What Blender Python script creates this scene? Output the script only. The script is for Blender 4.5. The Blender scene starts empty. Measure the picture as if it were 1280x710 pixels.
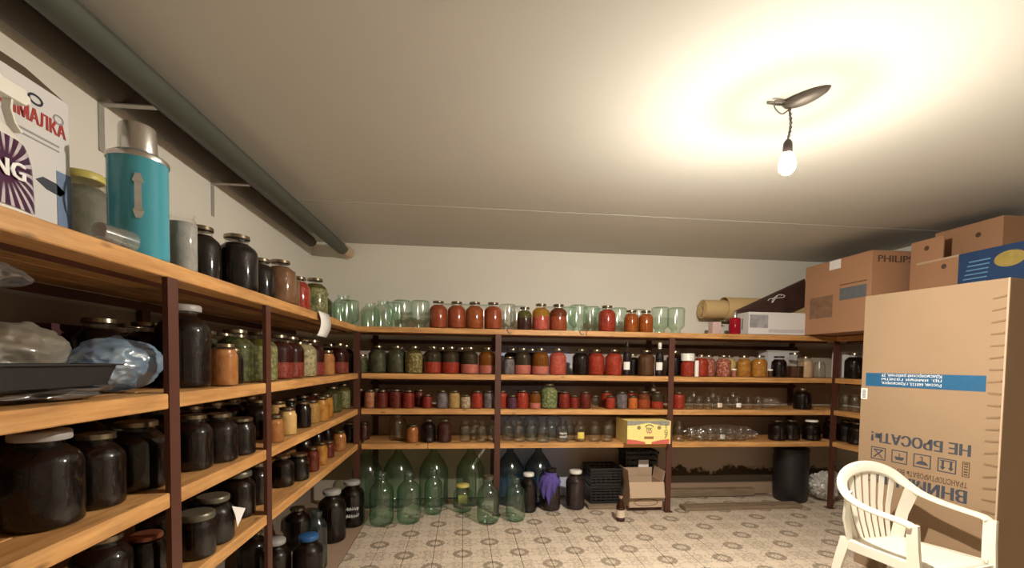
import bpy, bmesh, math, random
from mathutils import Matrix, Vector, noise
S = bpy.context.scene
COL = S.collection
random.seed(7)
PI = math.pi

# ------------------------------------------------------------------ camera, world, exposure
HC = 1.3395
cam = bpy.data.cameras.new('camera'); camo = bpy.data.objects.new('camera', cam); COL.objects.link(camo)
cam.sensor_width = 36; cam.lens = 571.57 / 1280 * 36; cam.shift_y = (476.17 - 355) / 1280; cam.clip_start = .05
def cam_matrix(yaw=.1060, pitch=-.0406, roll=.0140):
    cy, sy, cp, sp = math.cos(yaw), math.sin(yaw), math.cos(pitch), math.sin(pitch)
    f = Vector((sy*cp, cy*cp, sp)); r0 = Vector((cy, -sy, 0)); u0 = r0.cross(f)
    r = r0*math.cos(roll) + u0*math.sin(roll); u = -r0*math.sin(roll) + u0*math.cos(roll)
    m = Matrix((r, u, -f)).transposed().to_4x4(); m.translation = (0, 0, HC); return m
camo.matrix_world = cam_matrix(); S.camera = camo
w = bpy.data.worlds.new('world'); S.world = w; w.use_nodes = True
w.node_tree.nodes['Background'].inputs[0].default_value = (.5, .45, .4, 1); w.node_tree.nodes['Background'].inputs[1].default_value = .02
S.view_settings.view_transform = 'Standard'; S.view_settings.look = 'None'; S.view_settings.gamma = 1
S.view_settings.use_curve_mapping = False; S.view_settings.exposure = 0.0
S.cycles.transparent_max_bounces = 32
BULB = (1.335, 1.814, 2.185); BULB_STRENGTH = 9800.0; BULB_COLOR = (1.0, .925, .79)

# ------------------------------------------------------------------ material helpers
def node(nt, t, **k):
    n = nt.nodes.new(t)
    for a, v in k.items():
        if a.startswith('_'): setattr(n, a[1:], v)
        else:
            key = a.replace('__', ' ')
            s = n.inputs[int(key[1:])] if key[0] == 'i' and key[1:].isdigit() else n.inputs[key]
            if hasattr(v, 'links') or isinstance(v, bpy.types.NodeSocket): nt.links.new(v, s)
            else: s.default_value = v
    return n
def newmat(name):
    m = bpy.data.materials.new(name); m.use_nodes = True; nt = m.node_tree; nt.nodes.clear()
    out = nt.nodes.new('ShaderNodeOutputMaterial'); return m, nt, out
def c4(c): return (c[0], c[1], c[2], 1)
def math_(nt, op, a, b=0.0, clamp=False):
    n = node(nt, 'ShaderNodeMath', _operation=op, _use_clamp=clamp, i0=a, i1=b); return n.outputs[0]
def mix(nt, fac, a, b):
    n = nt.nodes.new('ShaderNodeMix'); n.data_type = 'RGBA'
    for s, v in ((n.inputs[0], fac), (n.inputs[6], a), (n.inputs[7], b)):
        if isinstance(v, bpy.types.NodeSocket): nt.links.new(v, s)
        else: s.default_value = c4(v) if isinstance(v, tuple) else v
    return n.outputs[2]
def ramp(nt, fac, lo, hi):
    n = node(nt, 'ShaderNodeMapRange', _clamp=True, i0=fac, i1=lo, i2=hi); return n.outputs[0]
def coords(nt, kind='Object', scale=(1, 1, 1), rnd=True):
    tc = nt.nodes.new('ShaderNodeTexCoord'); v = tc.outputs[kind]
    mp = node(nt, 'ShaderNodeMapping', Vector=v); mp.inputs['Scale'].default_value = scale
    if rnd:
        oi = nt.nodes.new('ShaderNodeObjectInfo'); m = math_(nt, 'MULTIPLY', oi.outputs['Random'], 37.0)
        nt.links.new(m, mp.inputs['Location'])
    return mp.outputs[0]
def noise_(nt, v, sc, det=3.0, rough=.55):
    return node(nt, 'ShaderNodeTexNoise', Vector=v, Scale=sc, Detail=det, Roughness=rough).outputs[0]
def finish(nt, out, col, rough=.5, bump=None, bstr=.2, metal=0.0, spec=.5, bdist=.01):
    p = node(nt, 'ShaderNodeBsdfPrincipled', Base__Color=col if isinstance(col, bpy.types.NodeSocket) else c4(col), Roughness=rough, Metallic=metal)
    p.inputs['Specular IOR Level'].default_value = spec
    if bump is not None:
        b = node(nt, 'ShaderNodeBump', Height=bump, Strength=bstr, Distance=bdist); nt.links.new(b.outputs[0], p.inputs['Normal'])
    nt.links.new(p.outputs[0], out.inputs[0]); return p
def plain(name, col, rough=.5, metal=0.0, var=.12, sc=25.0, spec=.5, bstr=.05):
    m, nt, out = newmat(name); v = coords(nt); n = noise_(nt, v, sc)
    a = tuple(x*(1-var) for x in col); b = tuple(min(1, x*(1+var)) for x in col)
    finish(nt, out, mix(nt, n, a, b), rough, n, bstr, metal, spec); return m

def wood(name, base, dark, dirt=.3, rough=.5):
    m, nt, out = newmat(name)
    v = coords(nt, 'Object', (1.2, 14, 14)); g = noise_(nt, v, 3.0, 6.0, .6)
    v2 = coords(nt, 'Object', (5.5, 16, 16)); vo = node(nt, 'ShaderNodeTexVoronoi', Vector=v2, Scale=1.0).outputs[0]
    knot = math_(nt, 'SUBTRACT', 1.0, ramp(nt, vo, .05, .16))
    v3 = coords(nt, 'Object', (2, 5, 5)); d = ramp(nt, noise_(nt, v3, 2.5, 4.0), .45, .75)
    c = mix(nt, ramp(nt, g, .3, .75), base, dark); c = mix(nt, math_(nt, 'MULTIPLY', knot, .75), c, tuple(x*.3 for x in dark))
    c = mix(nt, math_(nt, 'MULTIPLY', d, dirt), c, (.13, .085, .05))
    finish(nt, out, c, rough, g, .25, bdist=.003); return m

def glass(name, center, edge, body=0.0, rough=.14, base=.085):
    # thin glass wall: tinted transmission that deepens where the wall is seen edge-on, Schlick reflection
    m, nt, out = newmat(name)
    lw = node(nt, 'ShaderNodeLayerWeight', Blend=.5); f = lw.outputs['Facing']
    col = mix(nt, math_(nt, 'POWER', f, 2.2), center, edge)
    v = coords(nt, 'Object', (9, 9, 34)); n = noise_(nt, v, 1.0, 2.0)
    b = node(nt, 'ShaderNodeBump', Height=n, Strength=.15, Distance=.002)
    tr = node(nt, 'ShaderNodeBsdfTransparent', Color=col)
    gl = node(nt, 'ShaderNodeBsdfGlossy', Roughness=rough, Normal=b.outputs[0]); gl.inputs[0].default_value = (1, 1, 1, 1)
    fr = math_(nt, 'ADD', math_(nt, 'MULTIPLY', math_(nt, 'POWER', f, 4.0), .55), base)
    ms = nt.nodes.new('ShaderNodeMixShader'); nt.links.new(fr, ms.inputs[0]); nt.links.new(tr.outputs[0], ms.inputs[1]); nt.links.new(gl.outputs[0], ms.inputs[2])
    o = ms.outputs[0]
    if body:
        df = node(nt, 'ShaderNodeBsdfDiffuse', Color=c4(edge)); m2 = nt.nodes.new('ShaderNodeMixShader'); m2.inputs[0].default_value = body
        nt.links.new(o, m2.inputs[1]); nt.links.new(df.outputs[0], m2.inputs[2]); o = m2.outputs[0]
    nt.links.new(o, out.inputs[0]); return m

def food(name, c1, c2, scale=60.0, chunky=True, rough=.45):
    m, nt, out = newmat(name); v = coords(nt)
    n = noise_(nt, v, scale*.5, 4.0)
    if chunky:
        vo = node(nt, 'ShaderNodeTexVoronoi', Vector=v, Scale=scale).outputs[0]; f = math_(nt, 'ADD', math_(nt, 'MULTIPLY', vo, .8), math_(nt, 'MULTIPLY', n, .5))
    else: f = ramp(nt, n, .3, .7)
    finish(nt, out, mix(nt, ramp(nt, f, .25, .8), c1, c2), rough, f, .2, spec=.08); return m
def liquid(name, col, body=.55):
    m, nt, out = newmat(name)
    tr = node(nt, 'ShaderNodeBsdfTransparent', Color=c4(tuple(min(1, x*2.2) for x in col))); df = node(nt, 'ShaderNodeBsdfDiffuse', Color=c4(col))
    ms = nt.nodes.new('ShaderNodeMixShader'); ms.inputs[0].default_value = body
    nt.links.new(tr.outputs[0], ms.inputs[1]); nt.links.new(df.outputs[0], ms.inputs[2]); nt.links.new(ms.outputs[0], out.inputs[0]); return m
def film(name, col, opac=.35, tint=None, gloss=.24):
    # crumpled polythene film
    m, nt, out = newmat(name); v = coords(nt)
    nn = node(nt, 'ShaderNodeTexNoise', Vector=v, Scale=11.0, Detail=2.5, Distortion=.8); nn.noise_type = 'RIDGED_MULTIFRACTAL'; b = node(nt, 'ShaderNodeBump', Height=nn.outputs[0], Strength=.6, Distance=.012)
    tr = node(nt, 'ShaderNodeBsdfTransparent', Color=c4(tint or (.95, .95, .95)))
    df = node(nt, 'ShaderNodeBsdfDiffuse', Color=c4(col), Normal=b.outputs[0]); tl = node(nt, 'ShaderNodeBsdfTranslucent', Color=c4(col), Normal=b.outputs[0])
    gl = node(nt, 'ShaderNodeBsdfGlossy', Roughness=.18, Normal=b.outputs[0])
    a = nt.nodes.new('ShaderNodeMixShader'); a.inputs[0].default_value = .4; nt.links.new(df.outputs[0], a.inputs[1]); nt.links.new(tl.outputs[0], a.inputs[2])
    c = nt.nodes.new('ShaderNodeMixShader'); c.inputs[0].default_value = opac; nt.links.new(tr.outputs[0], c.inputs[1]); nt.links.new(a.outputs[0], c.inputs[2])
    d = nt.nodes.new('ShaderNodeMixShader'); d.inputs[0].default_value = gloss; nt.links.new(c.outputs[0], d.inputs[1]); nt.links.new(gl.outputs[0], d.inputs[2])
    nt.links.new(d.outputs[0], out.inputs[0]); return m

M = {}
M['shelf_wood'] = wood('shelf_wood', (.70, .38, .14), (.38, .16, .042))
M['old_wood'] = wood('old_wood', (.30, .22, .15), (.20, .14, .09), .5, .75)
M['post_paint'] = plain('post_paint', (.085, .028, .018), .45, sc=12)
M['grey_steel'] = plain('grey_steel', (.42, .40, .36), .45, .2)
M['tin'] = plain('tin', (.25, .20, .14), .25, .9)
M['steel'] = plain('steel', (.62, .6, .56), .28, .95, .06, 60)
M['black_plastic'] = plain('black_plastic', (.012, .011, .012), .45)
M['white_plastic'] = plain('white_plastic', (.78, .76, .70), .35, var=.04)
M['grey_plastic'] = plain('grey_plastic', (.33, .32, .31), .4)
M['dull_lid'] = plain('dull_lid', (.13, .12, .09), .35, .5)
M['yellow_lid'] = plain('yellow_lid', (.62, .52, .14), .4)
M['blue_lid'] = plain('blue_lid', (.02, .1, .28), .4)
M['copper_lid'] = plain('copper_lid', (.35, .12, .07), .3, .7)
M['paper'] = plain('paper', (.78, .76, .74), .7, var=.05)
M['yellow_paper'] = plain('yellow_paper', (.72, .58, .12), .6)
M['cream_paper'] = plain('cream_paper', (.72, .58, .46), .7)
M['ink_white'] = plain('ink_white', (.8, .8, .8), .6)
M['teal_enamel'] = plain('teal_enamel', (.06, .31, .40), .16, var=.08, sc=8)
M['cable'] = plain('cable', (.16, .14, .12), .6)
M['socket'] = plain('socket', (.05, .035, .03), .4)
M['rag'] = plain('rag', (.10, .07, .30), .9, var=.3, sc=40)
M['chair_plastic'] = plain('chair_plastic', (.83, .80, .70), .32, var=.05, sc=9)

def carton(name, col, var=.08):
    m, nt, out = newmat(name); v = coords(nt, 'Object', (1, 1, 1)); n = noise_(nt, v, 3.5, 4.0); v2 = coords(nt, 'Object', (2, 2, 160)); r = noise_(nt, v2, 1.5, 1.0)
    a = tuple(x*(1-var) for x in col); b = tuple(min(1, x*(1+var)) for x in col)
    finish(nt, out, mix(nt, n, a, b), .75, r, .12, spec=.2, bdist=.002); return m
M['carton'] = carton('carton', (.325, .22, .136))
M['carton_brown'] = carton('carton_brown', (.40, .215, .12))
M['carton_light'] = carton('carton_light', (.52, .38, .27))
M['carton_white'] = carton('carton_white', (.66, .64, .64), .05)
M['ink_dark'] = plain('ink_dark', (.05, .055, .075), .8)
M['ink_brown'] = plain('ink_brown', (.09, .05, .03), .8)
M['ink_red'] = plain('ink_red', (.38, .03, .025), .6)
M['stripe_blue'] = plain('stripe_blue', (.012, .10, .22), .6)
M['carton_blue'] = plain('carton_blue', (.015, .05, .14), .5, var=.3, sc=9)

GL = {'clear': glass('clear_glass', (.95, .96, .94), (.5, .57, .53)),
      'green': glass('green_glass', (.87, .95, .90), (.34, .54, .43)),
      'bluish': glass('bluish_glass', (.88, .94, .97), (.36, .48, .56)),
      'bottle_green': glass('bottle_green_glass', (.76, .88, .80), (.16, .34, .24), .04),
      'dark_green': glass('dark_green_glass', (.74, .84, .76), (.20, .32, .24), .04),
      'dark_blue': glass('dark_blue_glass', (.42, .56, .62), (.05, .12, .16), .08),
      'shell': glass('filled_jar_glass', (.98, .98, .97), (.8, .82, .78), 0, .075, .045)}
FD = {'tom': ((.36, .080, .030), (.26, .05, .018), 1), 'tomg': ((.34, .09, .02), (.25, .05, .012), 0), 'tomamb': ((.42, .06, .03), (.30, .10, .02), 0),
      'red': ((.40, .055, .028), (.26, .025, .014), 1), 'redd': ((.27, .032, .018), (.16, .015, .01), 1), 'dkred': ((.17, .022, .012), (.09, .012, .008), 1),
      'darkgreen': ((.07, .015, .012), (.03, .01, .008), 1), 'amb': ((.38, .12, .015), (.26, .05, .008), 1), 'amb2': ((.42, .2, .035), (.32, .12, .02), 0),
      'ambw': ((.42, .26, .10), (.34, .18, .05), 1), 'pick': ((.12, .125, .04), (.035, .04, .015), 1), 'pickc': ((.36, .34, .17), (.12, .13, .05), 1),
      'pickd': ((.10, .10, .06), (.42, .36, .20), 1), 'dgreen': ((.045, .05, .03), (.085, .085, .05), 0), 'cauli': ((.42, .36, .16), (.12, .09, .03), 1),
      'pink': ((.50, .16, .12), (.42, .12, .09), 0), 'pinkred': ((.48, .10, .07), (.36, .06, .04), 0), 'dark': ((.004, .0022, .0022), (.008, .0035, .003), 0),
      'brown': ((.10, .045, .02), (.06, .025, .012), 0), 'brownj': ((.20, .10, .05), (.15, .07, .035), 0), 'dkbrown': ((.06, .016, .012), (.03, .01, .008), 0),
      'dkpurple': ((.022, .014, .016), (.034, .022, .022), 0), 'spk': ((.52, .30, .22), (.28, .06, .04), 1), 'spkred': ((.30, .06, .03), (.4, .2, .1), 1),
      'yellow': ((.58, .46, .18), (.5, .36, .12), 0), 'yel2': ((.48, .34, .12), (.36, .22, .08), 1), 'band': ((.6, .52, .4), (.3, .2, .12), 1),
      'purple': ((.10, .03, .06), (.06, .02, .04), 0), 'leaf': ((.36, .36, .18), (.10, .13, .05), 1), 'orange': ((.42, .17, .05), (.3, .1, .03), 1),
      'orangew': ((.50, .17, .035), (.42, .10, .02), 1), 'orangeb': ((.40, .17, .055), (.32, .12, .035), 0), 'cream': ((.62, .40, .16), (.56, .34, .12), 0),
      'compote': ((.10, .012, .014), (.26, .05, .035), 1), 'browntop': ((.05, .018, .01), (.07, .03, .016), 0), 'wine': ((.01, .006, .008), (.014, .008, .01), 0),
      'paper': ((.55, .40, .24), (.5, .34, .2), 0), 'clearw': ((.10, .085, .085), (.2, .17, .18), 0), 'clearg': ((.19, .18, .14), (.24, .23, .19), 0), 'frost': ((.30, .29, .27), (.38, .37, .35), 0)}
def foodmat(k):
    if 'f_'+k not in M:
        a, b, ch = FD[k]; M['f_'+k] = food('food_'+k, a, b, 55.0, bool(ch))
    return M['f_'+k]
LQ = {'dark': liquid('dark_brine', (.05, .035, .02), .75), 'amber': liquid('amber_brine', (.26, .09, .012), .55), 'yellow': liquid('yellow_syrup', (.42, .24, .03), .55),
      'green': liquid('green_brine', (.14, .13, .03), .6), 'red': liquid('red_syrup', (.045, .009, .009), .7), 'brownred': liquid('brown_red_brine', (.2, .05, .02), .6)}
# two-layer contents: lower food, liquid above, share of height
LAYER = {'tomdark': ('red', 'dark', .5), 'pinkdark': ('pink', 'dark', .42), 'pinkamber': ('pink', 'amber', .38), 'pinkyellow': ('pinkred', 'yellow', .6), 'tomamb': ('tom', 'brownred', .62),
         'darkgreen': ('darkgreen', 'green', .62), 'compote': ('compote', 'red', .45), 'cauli': ('cauli', 'green', .9), 'browntop': ('browntop', None, .55), 'pickc': ('pickc', 'green', .85)}

# ------------------------------------------------------------------ mesh helpers
class MB:
    def __init__(s): s.v = []; s.f = []
    def add(s, vs, fs):
        o = len(s.v); s.v += [tuple(v) for v in vs]; s.f += [tuple(i+o for i in f) for f in fs]; return s
    def box(s, lo, hi, M_=None):
        (a, b, c), (d, e, f) = lo, hi
        vs = [(a,b,c),(d,b,c),(d,e,c),(a,e,c),(a,b,f),(d,b,f),(d,e,f),(a,e,f)]
        if M_: vs = [M_ @ Vector(v) for v in vs]
        return s.add(vs, [(3,2,1,0),(4,5,6,7),(0,1,5,4),(1,2,6,5),(2,3,7,6),(3,0,4,7)])
    def lathe(s, prof, seg=20, M_=None, cap=True, squash=1.0):
        vs = []; fs = []; n = len(prof)
        for (r, z) in prof:
            for k in range(seg):
                a = 2*PI*k/seg; vs.append((r*math.cos(a), r*squash*math.sin(a), z))
        for i in range(n-1):
            for k in range(seg):
                k2 = (k+1) % seg; fs.append((i*seg+k, i*seg+k2, (i+1)*seg+k2, (i+1)*seg+k))
        if cap:
            if prof[0][0] > 1e-6: fs.append(tuple(reversed(range(seg))))
            if prof[-1][0] > 1e-6: fs.append(tuple((n-1)*seg+k for k in range(seg)))
        if M_: vs = [M_ @ Vector(v) for v in vs]
        return s.add(vs, fs)
    def tube(s, pts, r, seg=8, closed=False):
        pts = [Vector(p) for p in pts]; n = len(pts); vs = []; fs = []
        t0 = (pts[1]-pts[0]).normalized(); ref = Vector((0, 0, 1)) if abs(t0.z) < .9 else Vector((1, 0, 0)); nrm = t0.cross(ref).normalized()
        for i, p in enumerate(pts):
            t = (pts[min(i+1, n-1)]-pts[max(i-1, 0)]).normalized()
            nrm = (nrm - t*nrm.dot(t)).normalized(); b = t.cross(nrm); rr = r[i] if isinstance(r, (list, tuple)) else r
            for k in range(seg):
                a = 2*PI*k/seg; vs.append(p + nrm*(rr*math.cos(a)) + b*(rr*math.sin(a)))
        for i in range(n-1):
            for k in range(seg):
                k2 = (k+1) % seg; fs.append((i*seg+k, i*seg+k2, (i+1)*seg+k2, (i+1)*seg+k))
        fs.append(tuple(reversed(range(seg)))); fs.append(tuple((n-1)*seg+k for k in range(seg)))
        return s.add(vs, fs)
    def ribbon(s, pts, wid, th, wvec):
        # flat strip of width wid[i] along direction wvec[i], thickness th, closed solid
        n = len(pts); vs = []; fs = []
        for i in range(n):
            p = Vector(pts[i]); t = (Vector(pts[min(i+1, n-1)])-Vector(pts[max(i-1, 0)])).normalized()
            wv = Vector(wvec[i]); wv = (wv - t*wv.dot(t)).normalized(); nr = t.cross(wv)
            ww = wid[i] if isinstance(wid, (list, tuple)) else wid
            for (a, b) in ((-.5, -.5), (-.42, .5), (.42, .5), (.5, -.5)): vs.append(p + wv*(a*ww) + nr*(b*th))
        for i in range(n-1):
            for k in range(4):
                k2 = (k+1) % 4; fs.append((i*4+k, i*4+k2, (i+1)*4+k2, (i+1)*4+k))
        fs.append((3, 2, 1, 0)); fs.append(tuple((n-1)*4+k for k in range(4)))
        return s.add(vs, fs)
    def mesh(s, name):
        me = bpy.data.meshes.new(name); me.from_pydata([tuple(v) for v in s.v], [], s.f)
        bm = bmesh.new(); bm.from_mesh(me); bmesh.ops.recalc_face_normals(bm, faces=bm.faces); bm.to_mesh(me); bm.free(); return me
def smooth(me, ang=40):
    me.polygons.foreach_set('use_smooth', [True]*len(me.polygons)); me.set_sharp_from_angle(angle=math.radians(ang)); return me
def place(name, me, m, parent=None, loc=None, rot=None, own=True):
    o = bpy.data.objects.new(name, me); COL.objects.link(o)
    if parent: o.parent = parent
    if loc is not None: o.location = loc
    if rot is not None: o.rotation_euler = rot
    if m is not None:
        if len(me.materials) == 0: me.materials.append(m)
        if me.materials[0] != m: o.material_slots[0].link = 'OBJECT'; o.material_slots[0].material = m
    return o
def part(name, mb, m, parent=None, sm=False, loc=None, rot=None, bev=0.0, ang=40):
    me = mb.mesh(name) if isinstance(mb, MB) else mb
    if bev:
        bm = bmesh.new(); bm.from_mesh(me)
        es = [e for e in bm.edges if len(e.link_faces) == 2 and e.calc_face_angle(0) > .5]
        bmesh.ops.bevel(bm, geom=es, offset=bev, segments=2, profile=.6, affect='EDGES'); bm.to_mesh(me); bm.free()
    if sm: smooth(me, ang)
    return place(name, me, m, parent, loc, rot)
def tag(o, label, cat, group=None):
    o['label'] = label; o['category'] = cat
    if group: o['group'] = group
    return o
def thing(name, label, cat, loc=(0, 0, 0), rz=0.0, group=None):
    o = bpy.data.objects.new(name, None); COL.objects.link(o); o.empty_display_size = .05
    o.location = loc; o.rotation_euler = (0, 0, rz); return tag(o, label, cat, group)
def struct(name, mb, m, bev=0, loc=None):
    o = part(name, mb, m, loc=loc, bev=bev); o['kind'] = 'structure'; return o
def text(name, s, size, m, parent, loc, rz_face=(PI/2, 0, 0), flip=False, depth=.0006, align='LEFT', width=None, bold=0.0, sx=None):
    c = bpy.data.curves.new(name, 'FONT'); c.body = s; c.size = size; c.extrude = depth; c.align_x = align; c.resolution_u = 2
    t = bpy.data.objects.new(name, c); COL.objects.link(t)
    dg = bpy.context.evaluated_depsgraph_get(); me = bpy.data.meshes.new_from_object(t.evaluated_get(dg)); me.name = name
    bpy.data.objects.remove(t)
    if width:
        xs = [v.co.x for v in me.vertices]; w0 = max(xs)-min(xs); k = width/w0; x0 = min(xs)
        for v in me.vertices: v.co.x = (v.co.x-x0)*k
    me.materials.clear()
    if bold:      # heavy type: three strokes side by side
        vs = []; fs = []
        for k, dx in enumerate((-bold, 0, bold)):
            o = len(vs); vs += [(v.co.x+dx, v.co.y, v.co.z+.00004*k) for v in me.vertices]; fs += [tuple(i+o for i in p.vertices) for p in me.polygons]
        me = bpy.data.meshes.new(name); me.from_pydata(vs, [], fs)
    mt = Matrix.Translation(loc) @ (Matrix.Rotation(rz_face[2], 4, 'Z') @ Matrix.Rotation(rz_face[0], 4, 'X'))
    if flip: mt = mt @ Matrix.Rotation(PI, 4, 'Z')
    me.transform(mt)
    return place(name, me, m, parent)

# ------------------------------------------------------------------ room shell
XL, XR, YB, YF, H = -1.415, 4.0, 4.49, -1.1, 2.44
def plaster(name, zone=None):
    m, nt, out = newmat(name); v = coords(nt, 'Object', rnd=False); n = noise_(nt, v, 1.3, 5.0); f = noise_(nt, v, 60.0, 3.0)
    c = mix(nt, n, (.74, .70, .62), (.82, .79, .72))
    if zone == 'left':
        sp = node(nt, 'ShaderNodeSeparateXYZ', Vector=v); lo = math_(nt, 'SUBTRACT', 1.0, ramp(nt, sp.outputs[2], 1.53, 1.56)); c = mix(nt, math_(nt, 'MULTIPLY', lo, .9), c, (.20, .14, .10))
    if zone == 'back':
        sp = node(nt, 'ShaderNodeSeparateXYZ', Vector=v); x, z = sp.outputs[0], sp.outputs[2]
        # the stretch of wall behind the middle bay is tinted pale blue below shelf height
        k = math_(nt, 'MULTIPLY', ramp(nt, x, .24, .32), math_(nt, 'SUBTRACT', 1.0, ramp(nt, x, .95, 1.25))); k = math_(nt, 'MULTIPLY', k, math_(nt, 'SUBTRACT', 1.0, ramp(nt, z, 1.5, 1.6)))
        c = mix(nt, k, c, (.58, .65, .92))
        # shelf shade painted into the lower wall colour, left and right bays
        lo = math_(nt, 'MULTIPLY', math_(nt, 'SUBTRACT', 1.0, ramp(nt, z, 1.52, 1.56)), math_(nt, 'SUBTRACT', 1.0, k)); c = mix(nt, math_(nt, 'MULTIPLY', lo, .8), c, (.44, .34, .26))
        # damp, flaking band above the floor in the right bay
        vn = noise_(nt, v, 5.0, 6.0, .7); top = math_(nt, 'ADD', math_(nt, 'MULTIPLY', vn, .45), .04)
        d = math_(nt, 'MULTIPLY', ramp(nt, x, 1.8, 2.0), ramp(nt, math_(nt, 'SUBTRACT', top, z), -.01, .02)); d = math_(nt, 'MULTIPLY', d, ramp(nt, z, .10, .12))
        c = mix(nt, d, c, (.07, .05, .03))
    finish(nt, out, c, .9, f, .12, spec=.2, bdist=.004); return m
M['plaster'] = plaster('plaster'); M['bare_render'] = plain('bare_render', (.34, .29, .23), .9); M['plaster_back'] = plaster('plaster_back', 'back'); M['plaster_left'] = plaster('plaster_left', 'left')
def ceil_mat():
    m, nt, out = newmat('ceiling_whitewash'); v = coords(nt, 'Object', rnd=False); n = noise_(nt, v, .9, 4.0); f = noise_(nt, v, 45.0, 3.0)
    finish(nt, out, mix(nt, n, (.50, .48, .435), (.57, .55, .50)), .9, f, .08, spec=.15, bdist=.003); return m
M['ceiling'] = ceil_mat()
YJ = 3.33
struct('wall_back', MB().box((XL-.1, YB, 0), (XR+.1, YB+.1, H+.1)), M['plaster_back'])
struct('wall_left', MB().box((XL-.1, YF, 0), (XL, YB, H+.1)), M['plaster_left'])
struct('wall_right', MB().box((XR, YF, 0), (XR+.1, YB, H+.1)), M['plaster'])
struct('wall_front', MB().box((XL-.1, YF-.1, 0), (XR+.1, YF, H+.1)), M['bare_render'])
ce = bpy.data.objects.new('ceiling', None); COL.objects.link(ce); ce['kind'] = 'structure'
part('ceiling_slab', MB().box((XL, YF, H), (XR, YJ-.003, H+.15)), M['ceiling'], ce)
part('ceiling_slab', MB().box((XL, YJ+.003, H-.0015), (XR, YB, H+.15)), M['ceiling'], ce)
part('joint_filler', MB().box((XL, YJ-.01, H+.004), (XR, YJ+.01, H+.14)), M['ceiling'], ce)

def concrete():
    m, nt, out = newmat('concrete_screed'); v = coords(nt, 'Object', rnd=False); n = noise_(nt, v, 4.0, 6.0)
    finish(nt, out, mix(nt, n, (.30, .20, .13), (.40, .28, .20)), .85, n, .2); return m
M['concrete'] = concrete()
TX, TY, T = -.5944, 3.3584, .2
def tile_mat():
    m, nt, out = newmat('printed_tile')
    g = nt.nodes.new('ShaderNodeNewGeometry'); sp = node(nt, 'ShaderNodeSeparateXYZ', Vector=g.outputs['Position'])
    u = math_(nt, 'DIVIDE', math_(nt, 'SUBTRACT', sp.outputs[0], TX+T), T); v = math_(nt, 'DIVIDE', math_(nt, 'SUBTRACT', sp.outputs[1], TY-2*T+T), T)
    a = math_(nt, 'MULTIPLY', math_(nt, 'ADD', u, v), .5); b = math_(nt, 'MULTIPLY', math_(nt, 'SUBTRACT', u, v), .5)
    def rad(a, b):
        da = math_(nt, 'SUBTRACT', a, math_(nt, 'ROUND', a)); db = math_(nt, 'SUBTRACT', b, math_(nt, 'ROUND', b))
        du = math_(nt, 'ADD', da, db); dv = math_(nt, 'SUBTRACT', da, db)
        r = math_(nt, 'SQRT', math_(nt, 'ADD', math_(nt, 'MULTIPLY', du, du), math_(nt, 'MULTIPLY', dv, dv))); return r, math_(nt, 'ARCTAN2', dv, du)
    r1, t1 = rad(a, b); r2, t2 = rad(math_(nt, 'ADD', a, .5), math_(nt, 'ADD', b, .5))
    nz = noise_(nt, g.outputs['Position'], 75.0, 3.0); nb = math_(nt, 'SUBTRACT', nz, .5)
    def band(x, c, w): return math_(nt, 'SUBTRACT', 1.0, ramp(nt, math_(nt, 'ABSOLUTE', math_(nt, 'SUBTRACT', x, c)), w*.7, w))
    wob = math_(nt, 'ADD', r1, math_(nt, 'MULTIPLY', math_(nt, 'COSINE', math_(nt, 'MULTIPLY', t1, 14.0)), .018))
    ring = math_(nt, 'MULTIPLY', band(wob, .26, .10), ramp(nt, nz, .22, .48))
    star = band(math_(nt, 'ADD', r1, math_(nt, 'MULTIPLY', math_(nt, 'COSINE', math_(nt, 'MULTIPLY', t1, 4.0)), .06)), .12, .022)
    pet = math_(nt, 'ADD', r2, math_(nt, 'MULTIPLY', math_(nt, 'COSINE', math_(nt, 'MULTIPLY', t2, 4.0)), .10))
    fl = math_(nt, 'MULTIPLY', math_(nt, 'MULTIPLY', band(pet, .30, .11), .6), ramp(nt, nz, .38, .56)); fl2 = math_(nt, 'MULTIPLY', band(pet, .08, .06), ramp(nt, nz, .4, .6))
    lf = math_(nt, 'MULTIPLY', band(math_(nt, 'ADD', r1, math_(nt, 'MULTIPLY', math_(nt, 'COSINE', math_(nt, 'MULTIPLY', t1, 8.0)), .08)), .50, .07), ramp(nt, nz, .5, .62))
    s = math_(nt, 'ADD', math_(nt, 'ADD', ring, star), math_(nt, 'ADD', fl, math_(nt, 'ADD', fl2, lf)), True)
    big = noise_(nt, g.outputs['Position'], 2.0, 4.0)
    base = mix(nt, big, (.64, .535, .43), (.73, .62, .50)); c = mix(nt, math_(nt, 'MULTIPLY', s, .80), base, (.20, .15, .10))
    finish(nt, out, c, .42, nz, .05, spec=.4); return m
M['tile'] = tile_mat(); M['grout'] = plain('grout', (.09, .06, .04), .9)
fl = struct('floor', MB().box((XL-.1, YF, -.12), (XR+.1, YB, -.012)), M['concrete'])
me_t = MB().box((.002, .002, -.012), (T-.002, T-.002, 0)).mesh('tile'); me_t.materials.append(M['tile'])
x0 = TX - T; ny = 10; nx = 20; y1 = TY + 5*T
for i in range(nx):
    for j in range(ny):
        x, y = x0+i*T, y1-(j+1)*T
        if y + T > YB: continue
        o = bpy.data.objects.new('tile', me_t); COL.objects.link(o); o.parent = fl; o.location = (x, y, random.uniform(-.0008, 0))
ylo = y1-ny*T
part('tile_bed', MB().box((x0, ylo, -.012), (x0+nx*T, min(y1, YB), -.006)), M['grout'], fl)
part('tiled_area', MB().box((x0, YF, -.012), (x0+nx*T, ylo-.002, 0)), M['tile'], fl)
part('tiled_area', MB().box((x0+nx*T+.002, YF, -.012), (XR, YB, 0)), M['tile'], fl)
part('screed', MB().box((XL, YF, -.012), (x0-.004, YB, 0)), M['concrete'], fl)
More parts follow.
